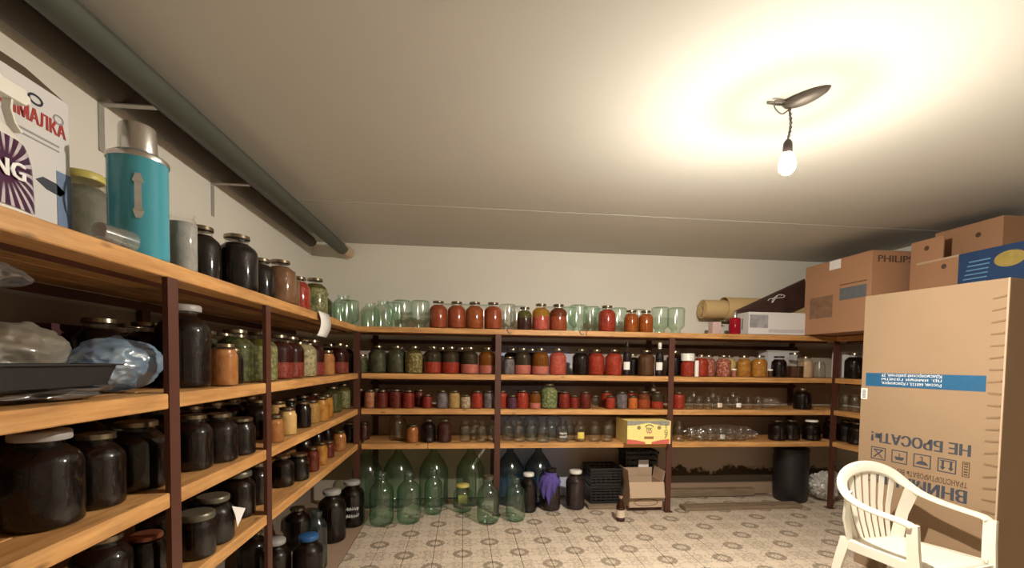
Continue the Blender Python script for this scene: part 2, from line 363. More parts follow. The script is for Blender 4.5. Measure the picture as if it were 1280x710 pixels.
# rough plinth and pale ledge at the foot of the back wall in the right bay
pl = struct('trim_1', MB().box((1.93, 4.455, 0), (3.35, YB, .115)), M['concrete'])

# ------------------------------------------------------------------ shelving racks
XE, YE, RE = -.878, 3.946, 3.464          # front edges: left rack, back rack, right rack
Z = [1.626, 1.233, .932, .635]; TH = .046
def board(parent, length, width, loc, rz, jitter=.0):
    me = MB().box((0, 0, -TH), (length, width, 0)).mesh('plank')
    bm = bmesh.new(); bm.from_mesh(me); bmesh.ops.bevel(bm, geom=bm.edges[:], offset=.003, segments=1, affect='EDGES'); bm.to_mesh(me); bm.free()
    return place('plank', me, M['shelf_wood'], parent, loc, (0, 0, rz))
def post(parent, x, y, z1, wide='x'):
    # flat steel tube, wide side along the rack front
    x_, y_ = (.008, .025) if wide == 'y' else (.025, .008)
    mb = MB().box((-x_, -y_, 0), (x_, y_, z1))
    p = part('post', mb, M['post_paint'], parent, loc=(x, y, 0))
    part('foot_plate', MB().box((-.036, -.036, 0), (.036, .036, .006)), M['post_paint'], p); return p
def planks(parent, runs, depth, origin, rz, z, n=4, sgn=1):
    # runs: [(a, b)] along the rack; n planks deep; local y grows from the front edge into the rack
    g = .003; wd = (depth - g*(n-1))/n
    for (a, b) in runs:
        for k in range(n):
            Rm = Matrix.Rotation(rz, 4, 'Z'); loc = Vector(origin) + Rm @ Vector((a, k*(wd+g), z + random.uniform(-.002, 0)))
            board(parent, b-a, wd, loc, rz)
DEP = .50
back = thing('shelving_rack', 'long wooden-board rack with rust-brown steel posts along the back wall', 'shelving', (0, 0, 0))
left = thing('shelving_rack', 'wooden-board rack with rust-brown posts along the left wall', 'shelving', (0, 0, 0))
right = thing('shelving_rack', 'short dim rack beside the tall cardboard box on the right wall', 'shelving', (0, 0, 0))
PB = [-.878, .298, 1.863, 3.464]; PL = [.55, 1.4935, 2.1737, 3.946]
hp = .025
for lv, z in enumerate(Z):
    if lv == 0: rb = [(-1.38, 1.07), (1.073, 3.97)]
    elif lv == 3: rb = [(-1.38, -.878-hp), (-.878+hp, -.30), (-.297, .298-hp), (.298+hp, 1.863-hp), (1.863+hp, 3.464-hp), (3.464+hp, 3.97)]
    else: rb = [(-1.38, -.878-hp), (-.878+hp, .298-hp), (.298+hp, 1.863-hp), (1.863+hp, 3.464-hp), (3.464+hp, 3.97)]
    for (a, b) in rb:
        n = 4; g = .003; wd = (DEP-g*(n-1))/n
        for k in range(n): board(back, b-a, wd, (a, YE + k*(wd+g), z+random.uniform(-.002, 0)), 0)
    rl = [(.12, 4.485)] if lv == 0 else [(.12, 1.4935-hp), (1.4935+hp, 2.1737-hp), (2.1737+hp, 3.943)]
    if lv == 0: rl = [(.12, 2.9), (2.903, 3.943)]
    for (a, b) in rl:
        n = 4; g = .003; wd = (DEP-g*(n-1))/n
        for k in range(n): board(left, b-a, wd, (XE - k*(wd+g), a, z+random.uniform(-.002, 0)), PI/2)
    rr = [(2.0, 3.943)]
    for (a, b) in rr:
        n = 4; g = .003; wd = (DEP-g*(n-1))/n
        for k in range(n): board(right, b-a, wd, (RE + k*(wd+g), b, z+random.uniform(-.002, 0)), -PI/2)
    # angle rails that carry the boards: front (just behind the edge) and rear
    zr = z-TH
    part('rail', MB().box((-.87, YE+.10, zr-.016), (3.46, YE+.105, zr-.001)), M['post_paint'], back)
    part('rail', MB().box((-.87, 4.44, zr-.075), (3.46, 4.445, zr-.040)), M['post_paint'], back)
    part('rail', MB().box((XE-.105, .12, zr-.016), (XE-.10, 3.94, zr-.001)), M['post_paint'], left)
    part('rail', MB().box((-1.375, .12, zr-.04), (-1.37, 3.94, zr-.005)), M['post_paint'], left)
    part('rail', MB().box((RE+.10, 2.0, zr-.016), (RE+.105, 3.94, zr-.001)), M['post_paint'], right)
    part('rail', MB().box((3.965, 2.0, zr-.035), (3.97, 3.94, zr-.001)), M['post_paint'], right)
zt = Z[0]-TH-.001
for x in (.298, 1.863): post(back, x, YE+.006, zt)
post(back, XE-.012, YE+.006, zt); post(back, RE+.012, YE+.006, zt)
for x in (-.83, .298, 1.863, 3.42): post(back, x, 4.462, zt)
for y in (.55, 1.4935, 2.1737): post(left, XE-.006, y, zt, 'y'); post(left, -1.392, y, zt, 'y')
post(right, RE+.006, 2.2, zt, 'y'); post(right, 3.98, 3.2, zt, 'y')
for x in (.395, 1.035):       # bent wire loops on the front edge of the top boards
    pts = [(x + .022*math.cos(a)*(1+.2*math.sin(a)), YE-.004, Z[0]-.012 + .022*math.sin(a)) for a in [PI*.2 + 2*PI*k/14 for k in range(12)]]
    part('wire_hook', MB().tube(pts, .004, 6), M['cable'], back, True)

# ------------------------------------------------------------------ jars and bottles
def neckjar(R, H, nr, sh, nh):
    return [(R*.86, 0), (R*.98, H*.03), (R, H*.08), (R, H*sh), (R*.965, H*(sh+.05)), (R*.86, H*(sh+.105)), (nr*1.12, H*(sh+.165)), (nr*.96, H*(sh+.19)), (nr*.95, H*(nh-.005)), (nr*1.02, H*nh), (nr, H*.985)]
PROF = {'j3': neckjar(.0775, .235, .045, .66, .93), 'j2': neckjar(.065, .2, .041, .66, .93), 'j5': neckjar(.09, .29, .047, .68, .93),
        'j1': neckjar(.052, .155, .040, .70, .93), 'js': neckjar(.044, .12, .036, .68, .92),
        'tall': [(.034, 0), (.0375, .006), (.0375, .150), (.034, .162), (.030, .166), (.030, .174), (.033, .18)],
        'bot': [(.034, 0), (.039, .006), (.039, .175), (.036, .195), (.020, .222), (.0145, .24), (.0135, .285), (.016, .29), (.016, .3)],
        'jug': [(.066, 0), (.088, .010), (.0965, .035), (.0975, .06), (.0975, .262), (.093, .288), (.080, .312), (.060, .333), (.046, .348), (.040, .362), (.044, .368), (.044, .376), (.039, .382), (.039, .398), (.044, .404), (.044, .412), (.040, .418), (.042, .424), (.042, .430)],
        'car': [(.11, 0), (.13, .015), (.135, .05), (.135, .31), (.128, .345), (.095, .41), (.055, .465), (.035, .49), (.031, .52), (.036, .525), (.036, .54)]}
PROF['inv'] = [(r, .235-z) for r, z in reversed(PROF['j3'])] + [(0, .2345)]
def clip(prof, zmax, k=.985, z0=.004, zmin=None):
    pts = []; lo = z0 if zmin is None else zmin
    def rad(z):
        for (r0, a), (r1, b) in zip(prof, prof[1:]):
            if a <= z <= b and b > a: return r0 + (r1-r0)*(z-a)/(b-a)
        return prof[-1][0]
    pts.append((rad(lo)*k, lo))
    for r, z in prof:
        if lo+.002 < z < zmax-.002: pts.append((r*k, z))
    pts.append((rad(zmax)*k, zmax)); return pts
MESH = {}
def jmesh(t, which, share=None):
    key = (t, which, share)
    if key in MESH: return MESH[key]
    p = PROF[t]; Hh = p[-1][1]; seg = 28 if t in ('jug', 'car', 'j5') else 22
    top = {'j3': .86, 'j2': .86, 'j5': .86, 'j1': .88, 'js': .86, 'tall': .85, 'bot': .72, 'jug': .5, 'car': .5}.get(t, .8)
    mb = MB()
    if which == 'glass': mb.lathe(p if t == 'inv' else [(0, .001)] + p, seg, cap=False)
    elif which == 'contents': mb.lathe(clip(p, Hh*top*(share or 1)), seg)
    elif which == 'brine': mb.lathe(clip(p, Hh*top, .985, zmin=Hh*top*share+.0008), seg)
    elif which == 'lid':
        r = p[-1][0]+.0025; h = .012 if t in ('j1', 'js') else .014; mb.lathe([(r-.001, Hh-h), (r+.001, Hh-h+.002), (r, Hh+.001), (r-.004, Hh+.003), (r*.7, Hh+.002), (0, Hh+.002)], seg)
    elif which == 'flatlid':
        r = p[-1][0]*1.22; mb.lathe([(r, Hh-.018), (r*1.03, Hh-.014), (r*1.02, Hh+.001), (r*.95, Hh+.005), (0, Hh+.005)], seg)
    elif which == 'talllid':
        r = p[3][0]*.97; mb.lathe([(r, Hh*.86), (r, Hh*1.24), (r*.95, Hh*1.26), (0, Hh*1.26)], seg)
    elif which == 'cork':
        mb.lathe([(.017, Hh-.035), (.017, Hh+.004), (.012, Hh+.006), (0, Hh+.006)], 14)
    elif which == 'stopper':
        r = p[-1][0]; mb.lathe([(r+.003, Hh-.03), (r+.004, Hh+.004), (0, Hh+.008)], 16)
    elif which == 'neck_ring':
        mb.lathe([(.0165, Hh-.052), (.0175, Hh-.048), (.0175, Hh-.042), (.0165, Hh-.04)], 14, cap=False)
    elif which == 'label':
        R = max(q[0] for q in p)*1.012; za, zb = (Hh*.17, Hh*.5); vs = []; fs = []; a0, a1 = math.radians(-125), math.radians(-65)
        if t == 'bot': za, zb, a0, a1 = .055, .125, math.radians(-140), math.radians(-48)
        for i in range(9):
            a = a0+(a1-a0)*i/8; vs += [(R*math.cos(a), R*math.sin(a), za), (R*math.cos(a), R*math.sin(a), zb)]
        fs = [(2*i, 2*i+2, 2*i+3, 2*i+1) for i in range(8)]; mb.add(vs, fs)
    elif which == 'scribble':
        R = p[3][0]*1.012
        for row in range(2):
            pts = []
            for i in range(40):
                a = math.radians(-125 + 70*i/39); zz = Hh*(.44-.16*row) + .016*math.sin(i*1.9)*math.cos(i*.53+row); pts.append((R*math.cos(a), R*math.sin(a), zz))
            mb.tube(pts, .0022, 4)
    me = mb.mesh(f'{t}_{which}'); smooth(me, 48 if which not in ('contents', 'brine') else 60); MESH[key] = me; return me
LIDM = {'tin': 'tin', 'white': 'white_plastic', 'grey': 'grey_plastic', 'yellow': 'yellow_lid', 'blk': 'black_plastic', 'blue': 'blue_lid', 'dull': 'dull_lid', 'copper': 'copper_lid', 'glass': 'tin', 'steel': 'steel', 'whitetall': 'white_plastic'}
GM = {'empty': 'clear', 'lab': 'clear', 'labw': 'clear', 'ylab': 'clear', 'scrib': 'bluish', 'gempty': 'green', 'bempty': 'bluish', 'gdark': 'dark_green', 'bdark': 'dark_blue'}
JARS = [
(-0.838, 4.246, 1.626, 'j3', 'gempty', 'none', 1, 1, '', 'glass_jar', 'jar', 'large empty green jar, rear row leftmost, back rack left bay, top shelf', 'jars on the back rack top shelf'),
(-0.632, 4.236, 1.626, 'inv', 'gempty', 'none', 1, 1, '', 'glass_jar', 'jar', 'upturned green empty jar, rear row second from left, back rack left bay, top shelf', 'jars on the back rack top shelf'),
(-0.146, 4.246, 1.626, 'inv', 'empty', 'none', 1, 1, '', 'glass_jar', 'jar', 'upturned clear empty jar, rear row third from left, back rack left bay, top shelf', 'jars on the back rack top shelf'),
(0.022, 4.246, 1.626, 'inv', 'empty', 'none', 1, 1, '', 'glass_jar', 'jar', 'upturned clear empty jar, rear row fourth from left, back rack left bay, top shelf', 'jars on the back rack top shelf'),
(0.198, 4.246, 1.626, 'inv', 'empty', 'none', 1, 1, '', 'glass_jar', 'jar', 'upturned clear empty jar, rear row fifth from left, back rack left bay, top shelf', 'jars on the back rack top shelf'),
(-0.693, 4.066, 1.626, 'j3', 'gempty', 'none', 1, 1, '', 'glass_jar', 'jar', 'large empty green jar, front row leftmost, back rack left bay, top shelf', 'jars on the back rack top shelf'),
(-0.536, 4.067, 1.626, 'inv', 'gempty', 'none', 1, 1, '', 'glass_jar', 'jar', 'upturned green empty jar, front row second from left, back rack left bay, top shelf', 'jars on the back rack top shelf'),
(-0.378, 4.059, 1.626, 'inv', 'gempty', 'none', 1, 1, '', 'glass_jar', 'jar', 'upturned green empty jar, front row third from left, back rack left bay, top shelf', 'jars on the back rack top shelf'),
(-0.222, 4.031, 1.626, 'j3', 'tom', 'tin', 1, 1, '', 'preserve_jar', 'jar', 'large jar of tomato juice, front row fourth from left, back rack left bay, top shelf', 'jars on the back rack top shelf'),
(-0.064, 4.036, 1.626, 'j3', 'tom', 'tin', 1, 1, '', 'preserve_jar', 'jar', 'large jar of tomato juice, front row fifth from left, back rack left bay, top shelf', 'jars on the back rack top shelf'),
(0.093, 4.036, 1.626, 'j3', 'tomg', 'tin', 1, 1, '', 'preserve_jar', 'jar', 'large jar of brownish juice, front row sixth from left, back rack left bay, top shelf', 'jars on the back rack top shelf'),
(0.254, 4.036, 1.626, 'j3', 'tom', 'tin', 1, 1, '', 'preserve_jar', 'jar', 'large jar of tomato juice, front row seventh from left, back rack left bay, top shelf', 'jars on the back rack top shelf'),
(0.389, 4.146, 1.626, 'inv', 'empty', 'none', 1, 1, '', 'glass_jar', 'jar', 'upturned clear empty jar, front row leftmost, back rack middle bay, top shelf', 'jars on the back rack top shelf'),
(0.531, 4.026, 1.626, 'j2', 'darkgreen', 'tin', 1, 1, '', 'preserve_jar', 'jar', 'medium jar of green-topped berries, front row second from left, back rack middle bay, top shelf', 'jars on the back rack top shelf'),
(0.679, 4.036, 1.626, 'j3', 'pinkyellow', 'tin', 1, 1, '', 'preserve_jar', 'jar', 'large jar of pink-and-yellow fruit, front row third from left, back rack middle bay, top shelf', 'jars on the back rack top shelf'),
(0.837, 4.036, 1.626, 'j3', 'tomamb', 'tin', 1, 1, '', 'preserve_jar', 'jar', 'large jar of amber tomatoes, front row fourth from left, back rack middle bay, top shelf', 'jars on the back rack top shelf'),
(1.022, 4.056, 1.626, 'inv', 'gempty', 'none', 1, 1, '', 'glass_jar', 'jar', 'upturned green empty jar, front row fifth from left, back rack middle bay, top shelf', 'jars on the back rack top shelf'),
(1.172, 4.147, 1.626, 'inv', 'gempty', 'none', 1, 1, '', 'glass_jar', 'jar', 'upturned green empty jar, front row sixth from left, back rack middle bay, top shelf', 'jars on the back rack top shelf'),
(1.283, 4.035, 1.626, 'j3', 'red', 'tin', 1, 1, '', 'preserve_jar', 'jar', 'large jar of red preserve, front row seventh from left, back rack middle bay, top shelf', 'jars on the back rack top shelf'),
(1.511, 4.036, 1.626, 'j2', 'amb', 'tin', 1, 1, '', 'preserve_jar', 'jar', 'medium jar of orange preserve, front row eighth from left, back rack middle bay, top shelf', 'jars on the back rack top shelf'),
(1.648, 4.036, 1.626, 'j2', 'amb', 'tin', 1, 1, '', 'preserve_jar', 'jar', 'medium jar of orange preserve, front row ninth from left, back rack middle bay, top shelf', 'jars on the back rack top shelf'),
(1.792, 4.056, 1.626, 'inv', 'gempty', 'none', 1, 1, '', 'glass_jar', 'jar', 'upturned green empty jar, front row tenth from left, back rack middle bay, top shelf', 'jars on the back rack top shelf'),
(0.506, 4.266, 1.626, 'inv', 'empty', 'none', 1, 1, '', 'glass_jar', 'jar', 'upturned clear empty jar, rear row leftmost, back rack middle bay, top shelf', 'jars on the back rack top shelf'),
(0.808, 4.256, 1.626, 'inv', 'empty', 'none', 1, 1, '', 'glass_jar', 'jar', 'upturned clear empty jar, rear row second from left, back rack middle bay, top shelf', 'jars on the back rack top shelf'),
(0.977, 4.226, 1.626, 'inv', 'gempty', 'none', 1, 1, '', 'glass_jar', 'jar', 'upturned green empty jar, rear row third from left, back rack middle bay, top shelf', 'jars on the back rack top shelf'),
(1.3, 4.276, 1.626, 'inv', 'gempty', 'none', 1, 1, '', 'glass_jar', 'jar', 'upturned green empty jar, rear row fourth from left, back rack middle bay, top shelf', 'jars on the back rack top shelf'),
(1.442, 4.186, 1.626, 'inv', 'gempty', 'none', 1, 1, '', 'glass_jar', 'jar', 'upturned green empty jar, rear row fifth from left, back rack middle bay, top shelf', 'jars on the back rack top shelf'),
(1.653, 4.246, 1.626, 'inv', 'empty', 'none', 1, 1, '', 'glass_jar', 'jar', 'upturned clear empty jar, rear row sixth from left, back rack middle bay, top shelf', 'jars on the back rack top shelf'),
(1.95, 4.066, 1.626, 'inv', 'gempty', 'none', 1, 1, '', 'glass_jar', 'jar', 'upturned green empty jar, front row, back rack right bay, top shelf', 'jars on the back rack top shelf'),
(-0.872, 4.048, 1.233, 'j1', 'pick', 'tin', 1, 1, '', 'preserve_jar', 'jar', 'small jar of green pickles, front row leftmost, back rack left bay, second shelf', 'jars on the back rack second shelf'),
(-0.741, 4.071, 1.233, 'j3', 'dgreen', 'tin', 1, 1, '', 'preserve_jar', 'jar', 'large jar of murky pickles, front row second from left, back rack left bay, second shelf', 'jars on the back rack second shelf'),
(-0.583, 4.07, 1.233, 'j3', 'dgreen', 'tin', 1, 1, '', 'preserve_jar', 'jar', 'large jar of murky pickles, front row third from left, back rack left bay, second shelf', 'jars on the back rack second shelf'),
(-0.428, 4.042, 1.233, 'j3', 'cauli', 'tin', 1, 1, '', 'preserve_jar', 'jar', 'large jar of cream vegetables, front row fourth from left, back rack left bay, second shelf', 'jars on the back rack second shelf'),
(-0.27, 4.044, 1.233, 'j3', 'tomdark', 'tin', 1, 1, '', 'preserve_jar', 'jar', 'large jar of dark-brined tomatoes, front row fifth from left, back rack left bay, second shelf', 'jars on the back rack second shelf'),
(-0.114, 4.068, 1.233, 'j3', 'tomdark', 'tin', 1, 1, '', 'preserve_jar', 'jar', 'large jar of dark-brined tomatoes, front row sixth from left, back rack left bay, second shelf', 'jars on the back rack second shelf'),
(0.052, 4.056, 1.233, 'j3', 'pinkdark', 'tin', 1, 1, '', 'preserve_jar', 'jar', 'large jar of dark-topped pulp, front row seventh from left, back rack left bay, second shelf', 'jars on the back rack second shelf'),
(0.209, 4.074, 1.233, 'j3', 'pinkamber', 'tin', 1, 1, '', 'preserve_jar', 'jar', 'large jar of amber-topped pulp, front row eighth from left, back rack left bay, second shelf', 'jars on the back rack second shelf'),
(-0.578, 4.266, 1.233, 'j3', 'dgreen', 'tin', 1, 1, '', 'preserve_jar', 'jar', 'large jar of murky pickles, rear row leftmost, back rack left bay, second shelf', 'jars on the back rack second shelf'),
(-0.202, 4.276, 1.233, 'j3', 'dark', 'tin', 1, 1, '', 'preserve_jar', 'jar', 'large jar of blackish preserve, rear row second from left, back rack left bay, second shelf', 'jars on the back rack second shelf'),
(-0.025, 4.226, 1.233, 'j3', 'tomdark', 'tin', 1, 1, '', 'preserve_jar', 'jar', 'large jar of dark-brined tomatoes, rear row third from left, back rack left bay, second shelf', 'jars on the back rack second shelf'),
(0.397, 4.016, 1.233, 'j1', 'clearw', 'tin', 1, 1, '', 'preserve_jar', 'jar', 'small jar of clear liquid, front row leftmost, back rack middle bay, second shelf', 'jars on the back rack second shelf'),
(0.523, 4.056, 1.233, 'j3', 'pinkdark', 'tin', 1, 1, '', 'preserve_jar', 'jar', 'large jar of dark-topped pulp, front row second from left, back rack middle bay, second shelf', 'jars on the back rack second shelf'),
(0.683, 4.046, 1.233, 'j3', 'pinkamber', 'tin', 1, 1, '', 'preserve_jar', 'jar', 'large jar of amber-topped pulp, front row third from left, back rack middle bay, second shelf', 'jars on the back rack second shelf'),
(0.841, 4.046, 1.233, 'j3', 'pinkred', 'tin', 1, 1, '', 'preserve_jar', 'jar', 'large jar of pink pulp, front row fourth from left, back rack middle bay, second shelf', 'jars on the back rack second shelf'),
(1.056, 4.056, 1.233, 'j3', 'dark', 'tin', 1, 1, '', 'preserve_jar', 'jar', 'large jar of blackish preserve, front row fifth from left, back rack middle bay, second shelf', 'jars on the back rack second shelf'),
(1.209, 4.095, 1.233, 'j3', 'red', 'tin', 1, 1, '', 'preserve_jar', 'jar', 'large jar of red preserve, front row sixth from left, back rack middle bay, second shelf', 'jars on the back rack second shelf'),
(1.357, 4.041, 1.233, 'j3', 'red', 'tin', 1, 1, '', 'preserve_jar', 'jar', 'large jar of red preserve, front row seventh from left, back rack middle bay, second shelf', 'jars on the back rack second shelf'),
(1.467, 4.001, 1.233, 'bot', 'wine', 'capd', 0.95, 1.0, '', 'wine_bottle', 'bottle', 'dark white-labelled wine bottle, front row eighth from left, back rack middle bay, second shelf', 'jars on the back rack second shelf'),
(1.575, 4.159, 1.233, 'j2', 'dark', 'tin', 1, 1, '', 'preserve_jar', 'jar', 'medium jar of blackish preserve, front row ninth from left, back rack middle bay, second shelf', 'jars on the back rack second shelf'),
(1.664, 4.044, 1.233, 'j3', 'brown', 'tin', 1, 1, '', 'preserve_jar', 'jar', 'large jar of brown preserve, front row tenth from left, back rack middle bay, second shelf', 'jars on the back rack second shelf'),
(1.775, 4.005, 1.233, 'bot', 'wine', 'capw', 0.95, 1.0, '', 'wine_bottle', 'bottle', 'dark white-labelled wine bottle, front row eleventh from left, back rack middle bay, second shelf', 'jars on the back rack second shelf'),
(0.447, 4.226, 1.233, 'j3', 'dark', 'tin', 1, 1, '', 'preserve_jar', 'jar', 'large jar of blackish preserve, rear row leftmost, back rack middle bay, second shelf', 'jars on the back rack second shelf'),
(0.63, 4.246, 1.233, 'j3', 'dark', 'tin', 1, 1, '', 'preserve_jar', 'jar', 'large jar of blackish preserve, rear row second from left, back rack middle bay, second shelf', 'jars on the back rack second shelf'),
(1.23, 4.252, 1.233, 'j3', 'dark', 'tin', 1, 1, '', 'preserve_jar', 'jar', 'large jar of blackish preserve, rear row third from left, back rack middle bay, second shelf', 'jars on the back rack second shelf'),
(1.995, 4.162, 1.233, 'j3', 'dark', 'tin', 1, 1, '', 'preserve_jar', 'jar', 'large jar of blackish preserve, front row leftmost, back rack right bay, second shelf', 'jars on the back rack second shelf'),
(2.058, 4.034, 1.233, 'j2', 'red', 'whitetall', 0.95, 0.85, '', 'preserve_jar', 'jar', 'tall-white-lidded medium jar of red preserve, front second from left, back rack right bay, second shelf', 'jars on the back rack second shelf'),
(2.115, 3.972, 1.233, 'tall', 'white', 'white', 0.5, 0.8, '', 'plastic_bottle', 'bottle', 'slim white plastic bottle, front row third from left, back rack right bay, second shelf', 'jars on the back rack second shelf'),
(2.188, 4.033, 1.233, 'j2', 'red', 'tin', 1, 1, '', 'preserve_jar', 'jar', 'medium jar of red preserve, front row fourth from left, back rack right bay, second shelf', 'jars on the back rack second shelf'),
(2.299, 4.105, 1.233, 'j2', 'spk', 'tin', 1, 1, '', 'preserve_jar', 'jar', 'medium jar of speckled relish, front row fifth from left, back rack right bay, second shelf', 'jars on the back rack second shelf'),
(2.404, 4.024, 1.233, 'j2', 'spk', 'tin', 1, 1, '', 'preserve_jar', 'jar', 'medium jar of speckled relish, front row sixth from left, back rack right bay, second shelf', 'jars on the back rack second shelf'),
(2.505, 4.111, 1.233, 'j2', 'yellow', 'tin', 1, 1, '', 'preserve_jar', 'jar', 'medium jar of pale preserve, front row seventh from left, back rack right bay, second shelf', 'jars on the back rack second shelf'),
(2.481, 3.978, 1.233, 'js', 'spk', 'white', 0.5, 0.62, '', 'preserve_jar', 'jar', 'white-lidded tiny jar of speckled relish, front eighth from left, back rack right bay, second shelf', 'jars on the back rack second shelf'),
(2.629, 4.062, 1.233, 'j2', 'amb2', 'tin', 1, 1, '', 'preserve_jar', 'jar', 'medium jar of amber preserve, front row ninth from left, back rack right bay, second shelf', 'jars on the back rack second shelf'),
(2.763, 4.031, 1.233, 'j3', 'amb2', 'tin', 0.9, 0.86, '', 'preserve_jar', 'jar', 'large jar of amber preserve, front row tenth from left, back rack right bay, second shelf', 'jars on the back rack second shelf'),
(2.85, 3.994, 1.233, 'js', 'brown', 'white', 0.5, 0.62, '', 'preserve_jar', 'jar', 'white-lidded tiny jar of brown preserve, front eleventh from left, back rack right bay, second shelf', 'jars on the back rack second shelf'),
(2.958, 4.026, 1.233, 'j2', 'dark', 'blk', 1, 1, '', 'preserve_jar', 'jar', 'black-lidded medium jar of blackish preserve, front twelfth from left, back rack right bay, second shelf', 'jars on the back rack second shelf'),
(3.128, 4.043, 1.233, 'j3', 'browntop', 'glass', 1, 1, '', 'preserve_jar', 'jar', 'large jar of brown liquid, front row thirteenth from left, back rack right bay, second shelf', 'jars on the back rack second shelf'),
(3.269, 4.078, 1.233, 'j2', 'paper', 'tin', 1, 1, '', 'preserve_jar', 'jar', 'medium jar of beige powder, front row fourteenth from left, back rack right bay, second shelf', 'jars on the back rack second shelf'),
(3.382, 4.038, 1.233, 'j1', 'empty', 'none', 1, 1, '', 'glass_jar', 'jar', 'small empty clear jar, front row fifteenth from left, back rack right bay, second shelf', 'jars on the back rack second shelf'),
(-0.8, 4.048, 0.932, 'j1', 'spkred', 'tin', 1, 1, '', 'preserve_jar', 'jar', 'small jar of flecked relish, front row leftmost, back rack left bay, third shelf', 'jars on the back rack third shelf'),
(-0.696, 4.025, 0.932, 'j1', 'dkred', 'tin', 1, 1, '', 'preserve_jar', 'jar', 'small jar of maroon preserve, front row second from left, back rack left bay, third shelf', 'jars on the back rack third shelf'),
(-0.584, 4.049, 0.932, 'j1', 'dkred', 'tin', 1.15, 1.03, '', 'preserve_jar', 'jar', 'small jar of maroon preserve, front row third from left, back rack left bay, third shelf', 'jars on the back rack third shelf'),
(-0.472, 4.024, 0.932, 'j1', 'redd', 'tin', 1, 1, '', 'preserve_jar', 'jar', 'small jar of crimson preserve, front row fourth from left, back rack left bay, third shelf', 'jars on the back rack third shelf'),
(-0.312, 4.026, 0.932, 'js', 'redd', 'tin', 1, 1, '', 'preserve_jar', 'jar', 'tiny jar of crimson preserve, front row fifth from left, back rack left bay, third shelf', 'jars on the back rack third shelf'),
(-0.185, 4.026, 0.932, 'j1', 'clearw', 'tin', 1, 1, '', 'preserve_jar', 'jar', 'small jar of clear liquid, front row sixth from left, back rack left bay, third shelf', 'jars on the back rack third shelf'),
(-0.078, 4.027, 0.932, 'j1', 'yel2', 'tin', 1, 1, '', 'preserve_jar', 'jar', 'small jar of yellow preserve, front row seventh from left, back rack left bay, third shelf', 'jars on the back rack third shelf'),
(0.02, 4.015, 0.932, 'js', 'band', 'tin', 1, 1, '', 'preserve_jar', 'jar', 'tiny jar of layered preserve, front row eighth from left, back rack left bay, third shelf', 'jars on the back rack third shelf'),
(0.119, 4.026, 0.932, 'j1', 'red', 'tin', 1, 1, '', 'preserve_jar', 'jar', 'small jar of red preserve, front row ninth from left, back rack left bay, third shelf', 'jars on the back rack third shelf'),
(0.226, 4.048, 0.932, 'j1', 'clearw', 'tin', 1, 1, '', 'preserve_jar', 'jar', 'small jar of clear liquid, front row tenth from left, back rack left bay, third shelf', 'jars on the back rack third shelf'),
(-0.906, 4.146, 0.932, 'j1', 'dkred', 'tin', 1, 1, '', 'preserve_jar', 'jar', 'small jar of maroon preserve, rear row leftmost, back rack left bay, third shelf', 'jars on the back rack third shelf'),
(-0.778, 4.196, 0.932, 'j1', 'dkred', 'tin', 1, 1, '', 'preserve_jar', 'jar', 'small jar of maroon preserve, rear row second from left, back rack left bay, third shelf', 'jars on the back rack third shelf'),
(-0.659, 4.196, 0.932, 'j1', 'dkred', 'tin', 1, 1, '', 'preserve_jar', 'jar', 'small jar of maroon preserve, rear row third from left, back rack left bay, third shelf', 'jars on the back rack third shelf'),
(-0.388, 4.146, 0.932, 'j1', 'dkred', 'tin', 1, 1, '', 'preserve_jar', 'jar', 'small jar of maroon preserve, rear row fourth from left, back rack left bay, third shelf', 'jars on the back rack third shelf'),
(0.342, 4.052, 0.932, 'j1', 'red', 'tin', 1, 1, '', 'preserve_jar', 'jar', 'small jar of red preserve, front row leftmost, back rack middle bay, third shelf', 'jars on the back rack third shelf'),
(0.428, 4.004, 0.932, 'js', 'purple', 'tin', 1, 1, '', 'preserve_jar', 'jar', 'tiny jar of purple preserve, front row second from left, back rack middle bay, third shelf', 'jars on the back rack third shelf'),
(0.525, 4.048, 0.932, 'j1', 'red', 'tin', 1.15, 1.03, '', 'preserve_jar', 'jar', 'small jar of red preserve, front row third from left, back rack middle bay, third shelf', 'jars on the back rack third shelf'),
(0.636, 4.018, 0.932, 'j1', 'pinkamber', 'tin', 1, 1, '', 'preserve_jar', 'jar', 'small jar of amber-topped pulp, front row fourth from left, back rack middle bay, third shelf', 'jars on the back rack third shelf'),
(0.766, 4.049, 0.932, 'j3', 'leaf', 'tin', 1.02, 0.94, '', 'preserve_jar', 'jar', 'large jar of green leaves, front row fifth from left, back rack middle bay, third shelf', 'jars on the back rack third shelf'),
(0.903, 4.034, 0.932, 'j1', 'redd', 'tin', 1, 1, '', 'preserve_jar', 'jar', 'small jar of crimson preserve, front row sixth from left, back rack middle bay, third shelf', 'jars on the back rack third shelf'),
(1.0, 4.053, 0.932, 'js', 'redd', 'tin', 1, 1, '', 'preserve_jar', 'jar', 'tiny jar of crimson preserve, front row seventh from left, back rack middle bay, third shelf', 'jars on the back rack third shelf'),
(1.093, 4.021, 0.932, 'j1', 'dkred', 'tin', 1, 1, '', 'preserve_jar', 'jar', 'small jar of maroon preserve, front row eighth from left, back rack middle bay, third shelf', 'jars on the back rack third shelf'),
(1.194, 4.046, 0.932, 'js', 'empty', 'tin', 1, 1, '', 'glass_jar', 'jar', 'tiny empty clear jar, front row ninth from left, back rack middle bay, third shelf', 'jars on the back rack third shelf'),
(1.327, 4.016, 0.932, 'js', 'red', 'tin', 1, 1, '', 'preserve_jar', 'jar', 'tiny jar of red preserve, front row tenth from left, back rack middle bay, third shelf', 'jars on the back rack third shelf'),
(1.438, 4.036, 0.932, 'j1', 'clearw', 'tin', 1, 1, '', 'preserve_jar', 'jar', 'small jar of clear liquid, front row eleventh from left, back rack middle bay, third shelf', 'jars on the back rack third shelf'),
